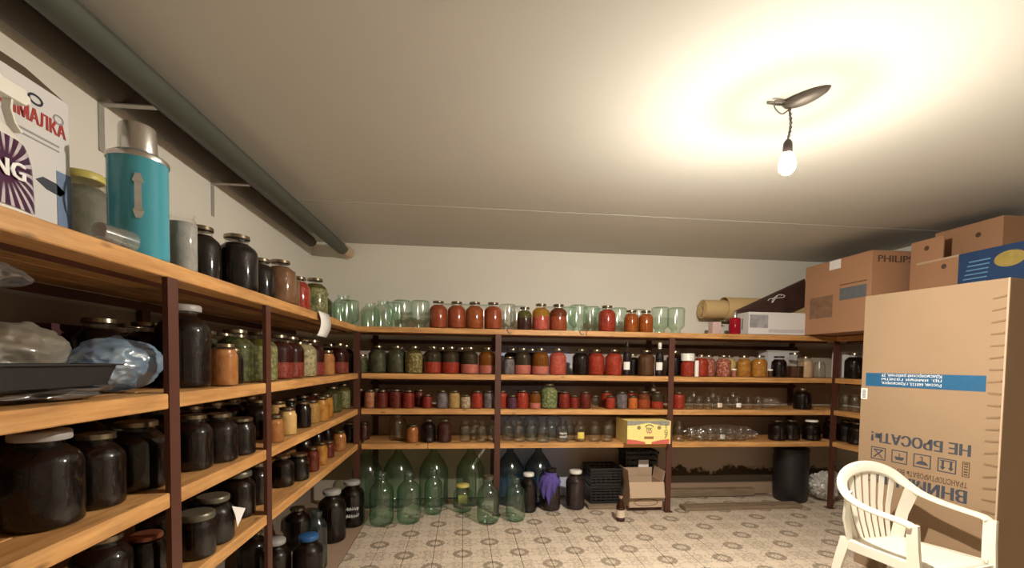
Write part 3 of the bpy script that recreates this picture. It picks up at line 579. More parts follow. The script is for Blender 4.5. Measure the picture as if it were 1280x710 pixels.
(1.537, 4.016, 0.932, 'js', 'orangew', 'tin', 1, 1, '', 'preserve_jar', 'jar', 'tiny jar of orange relish, front row twelfth from left, back rack middle bay, third shelf', 'jars on the back rack third shelf'),
(1.652, 4.046, 0.932, 'j1', 'tomamb', 'tin', 1.15, 1.03, '', 'preserve_jar', 'jar', 'small jar of amber tomatoes, front row thirteenth from left, back rack middle bay, third shelf', 'jars on the back rack third shelf'),
(1.775, 4.036, 0.932, 'j1', 'tomdark', 'tin', 1.15, 1.03, '', 'preserve_jar', 'jar', 'small jar of dark-brined tomatoes, front row fourteenth from left, back rack middle bay, third shelf', 'jars on the back rack third shelf'),
(0.882, 4.146, 0.932, 'j1', 'dark', 'tin', 1, 1, '', 'preserve_jar', 'jar', 'small jar of blackish preserve, rear row leftmost, back rack middle bay, third shelf', 'jars on the back rack third shelf'),
(1.337, 4.166, 0.932, 'j1', 'red', 'tin', 1, 1, '', 'preserve_jar', 'jar', 'small jar of red preserve, rear row second from left, back rack middle bay, third shelf', 'jars on the back rack third shelf'),
(1.578, 4.166, 0.932, 'j1', 'redd', 'tin', 1, 1, '', 'preserve_jar', 'jar', 'small jar of crimson preserve, rear row third from left, back rack middle bay, third shelf', 'jars on the back rack third shelf'),
(1.984, 4.037, 0.932, 'j1', 'red', 'tin', 1, 1, '', 'preserve_jar', 'jar', 'small jar of red preserve, front row leftmost, back rack right bay, third shelf', 'jars on the back rack third shelf'),
(2.082, 4.025, 0.932, 'js', 'empty', 'none', 1, 1, '', 'glass_jar', 'jar', 'tiny empty clear jar, front row second from left, back rack right bay, third shelf', 'jars on the back rack third shelf'),
(2.175, 4.026, 0.932, 'js', 'empty', 'none', 1, 1, '', 'glass_jar', 'jar', 'tiny empty clear jar, front row third from left, back rack right bay, third shelf', 'jars on the back rack third shelf'),
(2.268, 4.026, 0.932, 'js', 'empty', 'none', 1, 1, '', 'glass_jar', 'jar', 'tiny empty clear jar, front row fourth from left, back rack right bay, third shelf', 'jars on the back rack third shelf'),
(2.363, 4.026, 0.932, 'js', 'lab', 'none', 1, 1, '', 'glass_jar', 'jar', 'tiny empty labelled clear jar, front row fifth from left, back rack right bay, third shelf', 'jars on the back rack third shelf'),
(2.458, 4.026, 0.932, 'js', 'empty', 'none', 1, 1, '', 'glass_jar', 'jar', 'tiny empty clear jar, front row sixth from left, back rack right bay, third shelf', 'jars on the back rack third shelf'),
(2.549, 4.026, 0.932, 'js', 'labw', 'none', 1, 1, '', 'glass_jar', 'jar', 'tiny empty white-labelled clear jar, front row seventh from left, back rack right bay, third shelf', 'jars on the back rack third shelf'),
(2.66, 4.026, 0.932, 'js', 'empty', 'none', 1, 1, '', 'glass_jar', 'jar', 'tiny empty clear jar, front row eighth from left, back rack right bay, third shelf', 'jars on the back rack third shelf'),
(2.765, 4.026, 0.932, 'js', 'empty', 'none', 1, 1, '', 'glass_jar', 'jar', 'tiny empty clear jar, front row ninth from left, back rack right bay, third shelf', 'jars on the back rack third shelf'),
(3.226, 4.046, 0.932, 'j3', 'dark', 'tin', 1, 0.85, '', 'preserve_jar', 'jar', 'large jar of blackish preserve, front row tenth from left, back rack right bay, third shelf', 'jars on the back rack third shelf'),
(2.186, 4.146, 0.932, 'j1', 'empty', 'none', 1, 1, '', 'glass_jar', 'jar', 'small empty clear jar, rear row leftmost, back rack right bay, third shelf', 'jars on the back rack third shelf'),
(2.38, 4.146, 0.932, 'j1', 'empty', 'none', 1, 1, '', 'glass_jar', 'jar', 'small empty clear jar, rear row second from left, back rack right bay, third shelf', 'jars on the back rack third shelf'),
(2.583, 4.146, 0.932, 'j1', 'empty', 'none', 1, 1, '', 'glass_jar', 'jar', 'small empty clear jar, rear row third from left, back rack right bay, third shelf', 'jars on the back rack third shelf'),
(-0.876, 4.166, 0.635, 'j1', 'dkbrown', 'tin', 1, 1, '', 'preserve_jar', 'jar', 'small jar of brown preserve, front row leftmost, back rack left bay, fourth shelf', 'jars on the back rack fourth shelf'),
(-0.58, 4.146, 0.635, 'j3', 'empty', 'none', 1, 1, '', 'glass_jar', 'jar', 'large empty clear jar, front row second from left, back rack left bay, fourth shelf', 'jars on the back rack fourth shelf'),
(-0.436, 4.016, 0.635, 'j1', 'orange', 'tin', 1, 1, '', 'preserve_jar', 'jar', 'small jar of orange relish, front row third from left, back rack left bay, fourth shelf', 'jars on the back rack fourth shelf'),
(-0.3, 4.036, 0.635, 'j2', 'dark', 'tin', 1, 1, '', 'preserve_jar', 'jar', 'medium jar of blackish preserve, front row fourth from left, back rack left bay, fourth shelf', 'jars on the back rack fourth shelf'),
(-0.162, 4.036, 0.635, 'j2', 'dkbrown', 'tin', 1, 1, '', 'preserve_jar', 'jar', 'medium jar of brown preserve, front row fifth from left, back rack left bay, fourth shelf', 'jars on the back rack fourth shelf'),
(0.024, 4.066, 0.635, 'j2', 'empty', 'none', 0.85, 0.9, '', 'glass_jar', 'jar', 'medium empty clear jar, front row sixth from left, back rack left bay, fourth shelf', 'jars on the back rack fourth shelf'),
(0.111, 4.146, 0.635, 'j2', 'empty', 'none', 0.85, 0.9, '', 'glass_jar', 'jar', 'medium empty clear jar, front row seventh from left, back rack left bay, fourth shelf', 'jars on the back rack fourth shelf'),
(0.169, 4.041, 0.635, 'j2', 'empty', 'none', 0.85, 0.9, '', 'glass_jar', 'jar', 'medium empty clear jar, front row eighth from left, back rack left bay, fourth shelf', 'jars on the back rack fourth shelf'),
(0.271, 4.091, 0.635, 'j2', 'empty', 'none', 0.85, 0.9, '', 'glass_jar', 'jar', 'medium empty clear jar, front row ninth from left, back rack left bay, fourth shelf', 'jars on the back rack fourth shelf'),
(0.403, 4.09, 0.635, 'j2', 'empty', 'none', 0.85, 0.9, '', 'glass_jar', 'jar', 'medium empty clear jar, front row leftmost, back rack middle bay, fourth shelf', 'jars on the back rack fourth shelf'),
(0.505, 4.04, 0.635, 'j2', 'empty', 'none', 0.85, 0.9, '', 'glass_jar', 'jar', 'medium empty clear jar, front row second from left, back rack middle bay, fourth shelf', 'jars on the back rack fourth shelf'),
(0.616, 4.063, 0.635, 'j2', 'bempty', 'none', 0.85, 0.9, '', 'glass_jar', 'jar', 'medium empty bluish jar, front row third from left, back rack middle bay, fourth shelf', 'jars on the back rack fourth shelf'),
(0.713, 4.004, 0.635, 'j2', 'bempty', 'none', 0.85, 0.9, '', 'glass_jar', 'jar', 'medium empty bluish jar, front row fourth from left, back rack middle bay, fourth shelf', 'jars on the back rack fourth shelf'),
(0.794, 4.084, 0.635, 'j2', 'bempty', 'none', 0.85, 0.9, '', 'glass_jar', 'jar', 'medium empty bluish jar, front row fifth from left, back rack middle bay, fourth shelf', 'jars on the back rack fourth shelf'),
(0.888, 4.02, 0.635, 'j2', 'scrib', 'none', 0.85, 0.9, '', 'glass_jar', 'jar', 'medium empty white-scribbled clear jar, front row sixth from left, back rack middle bay, fourth shelf', 'jars on the back rack fourth shelf'),
(0.968, 4.107, 0.635, 'j2', 'bempty', 'none', 0.85, 0.9, '', 'glass_jar', 'jar', 'medium empty bluish jar, front row seventh from left, back rack middle bay, fourth shelf', 'jars on the back rack fourth shelf'),
(1.057, 4.035, 0.635, 'j2', 'ylab', 'none', 0.85, 0.9, '', 'glass_jar', 'jar', 'medium empty yellow-labelled clear jar, front row eighth from left, back rack middle bay, fourth shelf', 'jars on the back rack fourth shelf'),
(1.195, 4.047, 0.635, 'j2', 'empty', 'none', 0.85, 0.9, '', 'glass_jar', 'jar', 'medium empty clear jar, front row ninth from left, back rack middle bay, fourth shelf', 'jars on the back rack fourth shelf'),
(1.308, 4.035, 0.635, 'j2', 'empty', 'none', 0.85, 0.9, '', 'glass_jar', 'jar', 'medium empty clear jar, front row tenth from left, back rack middle bay, fourth shelf', 'jars on the back rack fourth shelf'),
(0.482, 4.266, 0.635, 'j3', 'bempty', 'none', 1, 1, '', 'glass_jar', 'jar', 'large empty bluish jar, rear row leftmost, back rack middle bay, fourth shelf', 'jars on the back rack fourth shelf'),
(0.645, 4.286, 0.635, 'j3', 'bempty', 'none', 1, 1, '', 'glass_jar', 'jar', 'large empty bluish jar, rear row second from left, back rack middle bay, fourth shelf', 'jars on the back rack fourth shelf'),
(0.862, 4.286, 0.635, 'j3', 'bempty', 'none', 1, 1, '', 'glass_jar', 'jar', 'large empty bluish jar, rear row third from left, back rack middle bay, fourth shelf', 'jars on the back rack fourth shelf'),
(1.395, 4.206, 0.635, 'j2', 'empty', 'none', 0.85, 0.9, '', 'glass_jar', 'jar', 'medium empty clear jar, rear row fourth from left, back rack middle bay, fourth shelf', 'jars on the back rack fourth shelf'),
(2.002, 4.046, 0.635, 'j2', 'empty', 'none', 0.85, 0.9, '', 'glass_jar', 'jar', 'medium empty clear jar, front row leftmost, back rack right bay, fourth shelf', 'jars on the back rack fourth shelf'),
(2.12, 4.046, 0.635, 'js', 'empty', 'none', 1, 1, '', 'glass_jar', 'jar', 'tiny empty clear jar, front row second from left, back rack right bay, fourth shelf', 'jars on the back rack fourth shelf'),
(2.215, 4.046, 0.635, 'js', 'empty', 'none', 1, 1, '', 'glass_jar', 'jar', 'tiny empty clear jar, front row third from left, back rack right bay, fourth shelf', 'jars on the back rack fourth shelf'),
(2.309, 4.046, 0.635, 'js', 'empty', 'none', 1, 1, '', 'glass_jar', 'jar', 'tiny empty clear jar, front row fourth from left, back rack right bay, fourth shelf', 'jars on the back rack fourth shelf'),
(2.412, 4.046, 0.635, 'js', 'labw', 'none', 1, 1, '', 'glass_jar', 'jar', 'tiny empty white-labelled clear jar, front row fifth from left, back rack right bay, fourth shelf', 'jars on the back rack fourth shelf'),
(2.508, 4.046, 0.635, 'js', 'empty', 'none', 1, 1, '', 'glass_jar', 'jar', 'tiny empty clear jar, front row sixth from left, back rack right bay, fourth shelf', 'jars on the back rack fourth shelf'),
(2.612, 4.046, 0.635, 'js', 'empty', 'none', 1, 1, '', 'glass_jar', 'jar', 'tiny empty clear jar, front row seventh from left, back rack right bay, fourth shelf', 'jars on the back rack fourth shelf'),
(2.979, 4.045, 0.635, 'j3', 'dark', 'tin', 1, 0.82, '', 'preserve_jar', 'jar', 'large jar of blackish preserve, front row eighth from left, back rack right bay, fourth shelf', 'jars on the back rack fourth shelf'),
(3.135, 4.067, 0.635, 'j3', 'dark', 'tin', 1, 0.82, '', 'preserve_jar', 'jar', 'large jar of blackish preserve, front row ninth from left, back rack right bay, fourth shelf', 'jars on the back rack fourth shelf'),
(3.33, 4.046, 0.635, 'j3', 'dark', 'white', 1, 0.82, '', 'preserve_jar', 'jar', 'white-lidded large jar of blackish preserve, front tenth from left, back rack right bay, fourth shelf', 'jars on the back rack fourth shelf'),
(-1.238, 1.657, 1.626, 'j5', 'clearg', 'yellow', 0.92, 1.06, '', 'preserve_jar', 'jar', 'yellow-lidded big jar of grey liquid, front row leftmost, left rack middle bay, top shelf', 'jars on the left rack top shelf'),
(-0.948, 1.671, 1.626, 'tall', 'frost', 'none', 1.15, 1.08, '', 'glass_jar', 'jar', 'tall greyish glass jar, front row second from left, left rack middle bay, top shelf', 'jars on the left rack top shelf'),
(-1.044, 1.964, 1.626, 'j3', 'dark', 'tin', 0.9, 1, '', 'preserve_jar', 'jar', 'large jar of blackish preserve, front row third from left, left rack middle bay, top shelf', 'jars on the left rack top shelf'),
(-0.972, 2.099, 1.626, 'j3', 'dark', 'tin', 1.04, 1.02, '', 'preserve_jar', 'jar', 'large jar of blackish preserve, front row fourth from left, left rack middle bay, top shelf', 'jars on the left rack top shelf'),
(-1.308, 1.842, 1.626, 'j3', 'empty', 'steel', 0.72, 1.5, '', 'glass_jar', 'jar', 'steel-lidded large empty clear jar, rear row, left rack middle bay, top shelf', 'jars on the left rack top shelf'),
(-1.1, 2.488, 1.626, 'j3', 'dark', 'tin', 0.9, 0.98, '', 'preserve_jar', 'jar', 'large jar of blackish preserve, front row leftmost, left rack far bay, top shelf', 'jars on the left rack top shelf'),
(-0.992, 2.37, 1.626, 'j2', 'dark', 'tin', 1, 1, '', 'preserve_jar', 'jar', 'medium jar of blackish preserve, front row second from left, left rack far bay, top shelf', 'jars on the left rack top shelf'),
(-0.951, 2.509, 1.626, 'j3', 'brownj', 'tin', 1, 0.95, '', 'preserve_jar', 'jar', 'large jar of brown juice, front row third from left, left rack far bay, top shelf', 'jars on the left rack top shelf'),
(-0.978, 2.676, 1.626, 'j2', 'brownj', 'tin', 1, 1, '', 'preserve_jar', 'jar', 'medium jar of brown juice, front row fourth from left, left rack far bay, top shelf', 'jars on the left rack top shelf'),
(-0.978, 2.849, 1.626, 'j2', 'red', 'tin', 1, 1, '', 'preserve_jar', 'jar', 'medium jar of red preserve, front row fifth from left, left rack far bay, top shelf', 'jars on the left rack top shelf'),
(-0.978, 3.159, 1.626, 'j3', 'pickc', 'tin', 1, 1.05, '', 'preserve_jar', 'jar', 'large jar of pale pickles, front row sixth from left, left rack far bay, top shelf', 'jars on the left rack top shelf'),
(-1.103, 3.725, 1.626, 'j3', 'pick', 'tin', 1, 1.0, '', 'preserve_jar', 'jar', 'large jar of green pickles, front row seventh from left, left rack far bay, top shelf', 'jars on the left rack top shelf'),
(-1.128, 4.359, 1.626, 'inv', 'gempty', 'none', 1, 1, '', 'glass_jar', 'jar', 'upturned green empty jar, front row eighth from left, left rack far bay, top shelf', 'jars on the left rack top shelf'),
(-0.953, 3.777, 1.626, 'j3', 'gempty', 'none', 1, 1, '', 'glass_jar', 'jar', 'large empty green jar, front row ninth from left, left rack far bay, top shelf', 'jars on the left rack top shelf'),
(-0.998, 4.159, 1.626, 'inv', 'gempty', 'none', 1, 1, '', 'glass_jar', 'jar', 'upturned green empty jar, front row tenth from left, left rack far bay, top shelf', 'jars on the left rack top shelf'),
(-1.218, 1.682, 1.233, 'j3', 'dark', 'tin', 1, 1, '', 'preserve_jar', 'jar', 'large jar of blackish preserve, rear row leftmost, left rack middle bay, second shelf', 'jars on the left rack second shelf'),
(-1.286, 1.931, 1.233, 'j3', 'dark', 'tin', 1, 1, '', 'preserve_jar', 'jar', 'large jar of blackish preserve, rear row second from left, left rack middle bay, second shelf', 'jars on the left rack second shelf'),
(-1.164, 1.831, 1.233, 'j3', 'dark', 'tin', 1, 1, '', 'preserve_jar', 'jar', 'large jar of blackish preserve, rear row third from left, left rack middle bay, second shelf', 'jars on the left rack second shelf'),
(-1.008, 1.776, 1.233, 'j5', 'dark', 'grey', 0.95, 1.02, '', 'preserve_jar', 'jar', 'grey-lidded big jar of blackish preserve, front row leftmost, left rack middle bay, second shelf', 'jars on the left rack second shelf'),
(-0.933, 1.894, 1.233, 'j1', 'orangeb', 'tin', 1.0, 1.05, '', 'preserve_jar', 'jar', 'small jar of tan spread, front row second from left, left rack middle bay, second shelf', 'jars on the left rack second shelf'),
(-0.95, 1.992, 1.233, 'j1', 'dark', 'tin', 0.85, 0.95, '', 'preserve_jar', 'jar', 'small jar of blackish preserve, front row third from left, left rack middle bay, second shelf', 'jars on the left rack second shelf'),
(-1.007, 2.151, 1.233, 'j3', 'pick', 'tin', 1, 1, '', 'preserve_jar', 'jar', 'large jar of green pickles, front row fourth from left, left rack middle bay, second shelf', 'jars on the left rack second shelf'),
(-0.969, 2.304, 1.233, 'j3', 'pickc', 'tin', 1, 1, '', 'preserve_jar', 'jar', 'large jar of pale pickles, front row leftmost, left rack far bay, second shelf', 'jars on the left rack second shelf'),
(-0.988, 2.564, 1.233, 'j3', 'compote', 'tin', 1, 1, '', 'preserve_jar', 'jar', 'large jar of berry compote, front row second from left, left rack far bay, second shelf', 'jars on the left rack second shelf'),
(-0.988, 2.733, 1.233, 'j3', 'compote', 'tin', 1, 1, '', 'preserve_jar', 'jar', 'large jar of berry compote, front row third from left, left rack far bay, second shelf', 'jars on the left rack second shelf'),
(-0.988, 2.956, 1.233, 'j3', 'pickd', 'tin', 1, 1, '', 'preserve_jar', 'jar', 'large jar of dark pickles, front row fourth from left, left rack far bay, second shelf', 'jars on the left rack second shelf'),
(-0.991, 3.13, 1.233, 'j3', 'compote', 'tin', 1, 1, '', 'preserve_jar', 'jar', 'large jar of berry compote, front row fifth from left, left rack far bay, second shelf', 'jars on the left rack second shelf'),
(-0.935, 3.253, 1.233, 'j1', 'orangeb', 'tin', 1.05, 1.1, '', 'preserve_jar', 'jar', 'small jar of tan spread, front row sixth from left, left rack far bay, second shelf', 'jars on the left rack second shelf'),
(-1.078, 3.84, 1.233, 'j3', 'dark', 'tin', 1, 1, '', 'preserve_jar', 'jar', 'large jar of blackish preserve, front row seventh from left, left rack far bay, second shelf', 'jars on the left rack second shelf'),
(-0.977, 3.718, 1.233, 'j3', 'compote', 'tin', 1, 1, '', 'preserve_jar', 'jar', 'large jar of berry compote, front row eighth from left, left rack far bay, second shelf', 'jars on the left rack second shelf'),
(-1.006, 4.047, 1.233, 'j3', 'dark', 'tin', 1, 1, '', 'preserve_jar', 'jar', 'large jar of blackish preserve, front row ninth from left, left rack far bay, second shelf', 'jars on the left rack second shelf'),
(-1.208, 2.287, 1.233, 'j3', 'dgreen', 'tin', 1, 1, '', 'preserve_jar', 'jar', 'large jar of murky pickles, rear row leftmost, left rack far bay, second shelf', 'jars on the left rack second shelf'),
(-1.208, 2.445, 1.233, 'j3', 'dgreen', 'tin', 1, 1, '', 'preserve_jar', 'jar', 'large jar of murky pickles, rear row second from left, left rack far bay, second shelf', 'jars on the left rack second shelf'),
(-1.208, 2.603, 1.233, 'j3', 'dgreen', 'tin', 1, 1, '', 'preserve_jar', 'jar', 'large jar of murky pickles, rear row third from left, left rack far bay, second shelf', 'jars on the left rack second shelf'),
(-1.218, 3.282, 1.233, 'j3', 'dark', 'tin', 1, 1, '', 'preserve_jar', 'jar', 'large jar of blackish preserve, rear row fourth from left, left rack far bay, second shelf', 'jars on the left rack second shelf'),
(-1.218, 3.542, 1.233, 'j3', 'dark', 'tin', 1, 1, '', 'preserve_jar', 'jar', 'large jar of blackish preserve, rear row fifth from left, left rack far bay, second shelf', 'jars on the left rack second shelf'),
(-1.232, 3.808, 1.233, 'j3', 'dark', 'tin', 1, 1, '', 'preserve_jar', 'jar', 'large jar of blackish preserve, rear row sixth from left, left rack far bay, second shelf', 'jars on the left rack second shelf'),
(-1.008, 1.204, 0.932, 'j3', 'dark', 'grey', 1.02, 0.97, '', 'preserve_jar', 'jar', 'grey-lidded large jar of blackish preserve, front row leftmost, left rack near bay, third shelf', 'jars on the left rack third shelf'),
(-0.998, 1.354, 0.932, 'j2', 'dark', 'tin', 1.0, 1.0, '', 'preserve_jar', 'jar', 'medium jar of blackish preserve, front row second from left, left rack near bay, third shelf', 'jars on the left rack third shelf'),
(-1.009, 1.529, 0.932, 'j2', 'dark', 'tin', 1.25, 1.05, '', 'preserve_jar', 'jar', 'medium jar of blackish preserve, front row leftmost, left rack middle bay, third shelf', 'jars on the left rack third shelf'),
(-0.99, 1.79, 0.932, 'j2', 'dark', 'tin', 1, 1, '', 'preserve_jar', 'jar', 'medium jar of blackish preserve, front row second from left, left rack middle bay, third shelf', 'jars on the left rack third shelf'),
(-0.967, 1.924, 0.932, 'j2', 'dark', 'tin', 1.05, 0.95, '', 'preserve_jar', 'jar', 'medium jar of blackish preserve, front row third from left, left rack middle bay, third shelf', 'jars on the left rack third shelf'),
(-0.947, 2.054, 0.932, 'j1', 'dark', 'tin', 1.15, 1.0, '', 'preserve_jar', 'jar', 'small jar of blackish preserve, front row fourth from left, left rack middle bay, third shelf', 'jars on the left rack third shelf'),
(-1.208, 1.577, 0.932, 'j3', 'dark', 'tin', 1, 1, '', 'preserve_jar', 'jar', 'large jar of blackish preserve, rear row leftmost, left rack middle bay, third shelf', 'jars on the left rack third shelf'),
(-1.264, 1.774, 0.932, 'j3', 'dark', 'tin', 1, 1, '', 'preserve_jar', 'jar', 'large jar of blackish preserve, rear row second from left, left rack middle bay, third shelf', 'jars on the left rack third shelf'),
(-1.132, 1.861, 0.932, 'j3', 'dark', 'tin', 1, 0.95, '', 'preserve_jar', 'jar', 'large jar of blackish preserve, rear row third from left, left rack middle bay, third shelf', 'jars on the left rack third shelf'),
(-1.178, 2.125, 0.932, 'j2', 'dark', 'tin', 1, 1, '', 'preserve_jar', 'jar', 'medium jar of blackish preserve, rear row fourth from left, left rack middle bay, third shelf', 'jars on the left rack third shelf'),
(-1.208, 1.391, 0.932, 'j3', 'dark', 'tin', 1, 1, '', 'preserve_jar', 'jar', 'large jar of blackish preserve, rear row, left rack near bay, third shelf', 'jars on the left rack third shelf'),
(-1.178, 2.306, 0.932, 'j2', 'dark', 'tin', 1, 1, '', 'preserve_jar', 'jar', 'medium jar of blackish preserve, rear row leftmost, left rack far bay, third shelf', 'jars on the left rack third shelf'),
(-1.179, 2.473, 0.932, 'j2', 'dark', 'tin', 1, 1, '', 'preserve_jar', 'jar', 'medium jar of blackish preserve, rear row second from left, left rack far bay, third shelf', 'jars on the left rack third shelf'),
(-1.178, 2.667, 0.932, 'j2', 'dark', 'tin', 1, 1, '', 'preserve_jar', 'jar', 'medium jar of blackish preserve, rear row third from left, left rack far bay, third shelf', 'jars on the left rack third shelf'),
(-1.118, 2.895, 0.932, 'j1', 'cream', 'tin', 1, 1, '', 'preserve_jar', 'jar', 'small jar of cream spread, rear row fourth from left, left rack far bay, third shelf', 'jars on the left rack third shelf'),
(-1.118, 3.088, 0.932, 'j1', 'dark', 'tin', 1, 1, '', 'preserve_jar', 'jar', 'small jar of blackish preserve, rear row fifth from left, left rack far bay, third shelf', 'jars on the left rack third shelf'),
(-1.118, 3.325, 0.932, 'j1', 'dark', 'tin', 1, 1, '', 'preserve_jar', 'jar', 'small jar of blackish preserve, rear row sixth from left, left rack far bay, third shelf', 'jars on the left rack third shelf'),
(-1.118, 3.565, 0.932, 'j1', 'dkred', 'tin', 1, 1, '', 'preserve_jar', 'jar', 'small jar of maroon preserve, rear row seventh from left, left rack far bay, third shelf', 'jars on the left rack third shelf'),
(-1.048, 2.451, 0.932, 'j2', 'dark', 'tin', 1, 1, '', 'preserve_jar', 'jar', 'medium jar of blackish preserve, front row leftmost, left rack far bay, third shelf', 'jars on the left rack third shelf'),
(-0.924, 2.35, 0.932, 'js', 'orangeb', 'tin', 1, 1.12, '', 'preserve_jar', 'jar', 'tiny jar of tan spread, front row second from left, left rack far bay, third shelf', 'jars on the left rack third shelf'),
(-0.948, 2.583, 0.932, 'j1', 'cream', 'tin', 0.92, 0.95, '', 'preserve_jar', 'jar', 'small jar of cream spread, front row third from left, left rack far bay, third shelf', 'jars on the left rack third shelf'),
(-0.958, 2.848, 0.932, 'j1', 'dark', 'tin', 0.95, 1.0, '', 'preserve_jar', 'jar', 'small jar of blackish preserve, front row fourth from left, left rack far bay, third shelf', 'jars on the left rack third shelf'),
(-0.972, 3.057, 0.932, 'j1', 'ambw', 'tin', 0.95, 0.95, '', 'preserve_jar', 'jar', 'small jar of honey-coloured preserve, front row fifth from left, left rack far bay, third shelf', 'jars on the left rack third shelf'),
(-0.944, 3.158, 0.932, 'j1', 'amb2', 'tin', 1, 1.05, '', 'preserve_jar', 'jar', 'small jar of amber preserve, front row sixth from left, left rack far bay, third shelf', 'jars on the left rack third shelf'),
(-0.968, 3.347, 0.932, 'j1', 'amb2', 'tin', 1, 1.05, '', 'preserve_jar', 'jar', 'small jar of amber preserve, front row seventh from left, left rack far bay, third shelf', 'jars on the left rack third shelf'),
(-1.018, 3.686, 0.932, 'j3', 'pick', 'tin', 0.95, 0.85, '', 'preserve_jar', 'jar', 'large jar of green pickles, front row eighth from left, left rack far bay, third shelf', 'jars on the left rack third shelf'),
(-1.008, 3.981, 0.932, 'j3', 'pickc', 'tin', 0.8, 0.88, '', 'preserve_jar', 'jar', 'large jar of pale pickles, front row ninth from left, left rack far bay, third shelf', 'jars on the left rack third shelf'),
(-1.02, 1.398, 0.635, 'j2', 'dark', 'tin', 1.1, 1, '', 'preserve_jar', 'jar', 'medium jar of blackish preserve, front row, left rack near bay, fourth shelf', 'jars on the left rack fourth shelf'),
(-0.98, 1.518, 0.635, 'j1', 'dark', 'copper', 1, 1, '', 'preserve_jar', 'jar', 'copper-lidded small jar of blackish preserve, front row leftmost, left rack middle bay, fourth shelf', 'jars on the left rack fourth shelf'),
(-1.094, 1.899, 0.635, 'j2', 'dark', 'dull', 1.15, 0.95, '', 'preserve_jar', 'jar', 'dull-lidded medium jar of blackish preserve, front second from left, left rack middle bay, fourth shelf', 'jars on the left rack fourth shelf'),
(-0.941, 1.717, 0.635, 'j1', 'dark', 'dull', 1.15, 1, '', 'preserve_jar', 'jar', 'dull-lidded small jar of blackish preserve, front third from left, left rack middle bay, fourth shelf', 'jars on the left rack fourth shelf'),
(-0.953, 1.85, 0.635, 'j2', 'dark', 'dull', 1.1, 0.88, '', 'preserve_jar', 'jar', 'dull-lidded medium jar of blackish preserve, front fourth from left, left rack middle bay, fourth shelf', 'jars on the left rack fourth shelf'),
(-0.996, 2.143, 0.635, 'j2', 'dark', 'dull', 1.05, 1.0, '', 'preserve_jar', 'jar', 'dull-lidded medium jar of blackish preserve, front fifth from left, left rack middle bay, fourth shelf', 'jars on the left rack fourth shelf'),
(-1.078, 1.742, 0.635, 'j2', 'dark', 'grey', 1.1, 0.95, '', 'preserve_jar', 'jar', 'grey-lidded medium jar of blackish preserve, rear row, left rack middle bay, fourth shelf', 'jars on the left rack fourth shelf'),
(-1.112, 2.214, 0.635, 'j2', 'dark', 'tin', 1, 1, '', 'preserve_jar', 'jar', 'medium jar of blackish preserve, front row leftmost, left rack far bay, fourth shelf', 'jars on the left rack fourth shelf'),
(-0.998, 2.328, 0.635, 'j2', 'dark', 'tin', 0.9, 1, '', 'preserve_jar', 'jar', 'medium jar of blackish preserve, front row second from left, left rack far bay, fourth shelf', 'jars on the left rack fourth shelf'),
(-0.998, 2.645, 0.635, 'j2', 'dark', 'tin', 0.95, 0.85, '', 'preserve_jar', 'jar', 'medium jar of blackish preserve, front row third from left, left rack far bay, fourth shelf', 'jars on the left rack fourth shelf'),
(-0.958, 2.777, 0.635, 'j1', 'dark', 'tin', 1.15, 1, '', 'preserve_jar', 'jar', 'small jar of blackish preserve, front row fourth from left, left rack far bay, fourth shelf', 'jars on the left rack fourth shelf'),
(-0.948, 2.988, 0.635, 'j1', 'dkred', 'tin', 0.85, 0.98, '', 'preserve_jar', 'jar', 'small jar of maroon preserve, front row fifth from left, left rack far bay, fourth shelf', 'jars on the left rack fourth shelf'),
(-0.948, 3.167, 0.635, 'j1', 'amb2', 'tin', 0.85, 0.98, '', 'preserve_jar', 'jar', 'small jar of amber preserve, front row sixth from left, left rack far bay, fourth shelf', 'jars on the left rack fourth shelf'),
(-0.968, 3.402, 0.635, 'js', 'dkred', 'tin', 1, 1, '', 'preserve_jar', 'jar', 'tiny jar of maroon preserve, front row seventh from left, left rack far bay, fourth shelf', 'jars on the left rack fourth shelf'),
(-0.958, 3.663, 0.635, 'j1', 'orangeb', 'tin', 1, 1.0, '', 'preserve_jar', 'jar', 'small jar of tan spread, front row eighth from left, left rack far bay, fourth shelf', 'jars on the left rack fourth shelf'),
(-0.968, 4.032, 0.635, 'j1', 'dark', 'tin', 1, 1.1, '', 'preserve_jar', 'jar', 'small jar of blackish preserve, front row ninth from left, left rack far bay, fourth shelf', 'jars on the left rack fourth shelf'),
(-1.213, 2.301, 0.635, 'j2', 'dark', 'tin', 1, 1, '', 'preserve_jar', 'jar', 'medium jar of blackish preserve, rear row leftmost, left rack far bay, fourth shelf', 'jars on the left rack fourth shelf'),
(-1.178, 2.551, 0.635, 'j2', 'dark', 'tin', 1, 1, '', 'preserve_jar', 'jar', 'medium jar of blackish preserve, rear row second from left, left rack far bay, fourth shelf', 'jars on the left rack fourth shelf'),
(-1.118, 3.353, 0.635, 'j1', 'dark', 'tin', 1, 1, '', 'preserve_jar', 'jar', 'small jar of blackish preserve, rear row third from left, left rack far bay, fourth shelf', 'jars on the left rack fourth shelf'),
(-1.118, 3.637, 0.635, 'j1', 'dark', 'tin', 1, 1, '', 'preserve_jar', 'jar', 'small jar of blackish preserve, rear row fourth from left, left rack far bay, fourth shelf', 'jars on the left rack fourth shelf'),
(-1.118, 3.885, 0.635, 'j1', 'dark', 'tin', 1, 1, '', 'preserve_jar', 'jar', 'small jar of blackish preserve, rear row fifth from left, left rack far bay, fourth shelf', 'jars on the left rack fourth shelf'),
(3.594, 3.874, 1.233, 'j3', 'dark', 'tin', 1, 1, '', 'preserve_jar', 'jar', 'large jar of blackish preserve, front row, right rack, second shelf', 'jars on the right rack'),
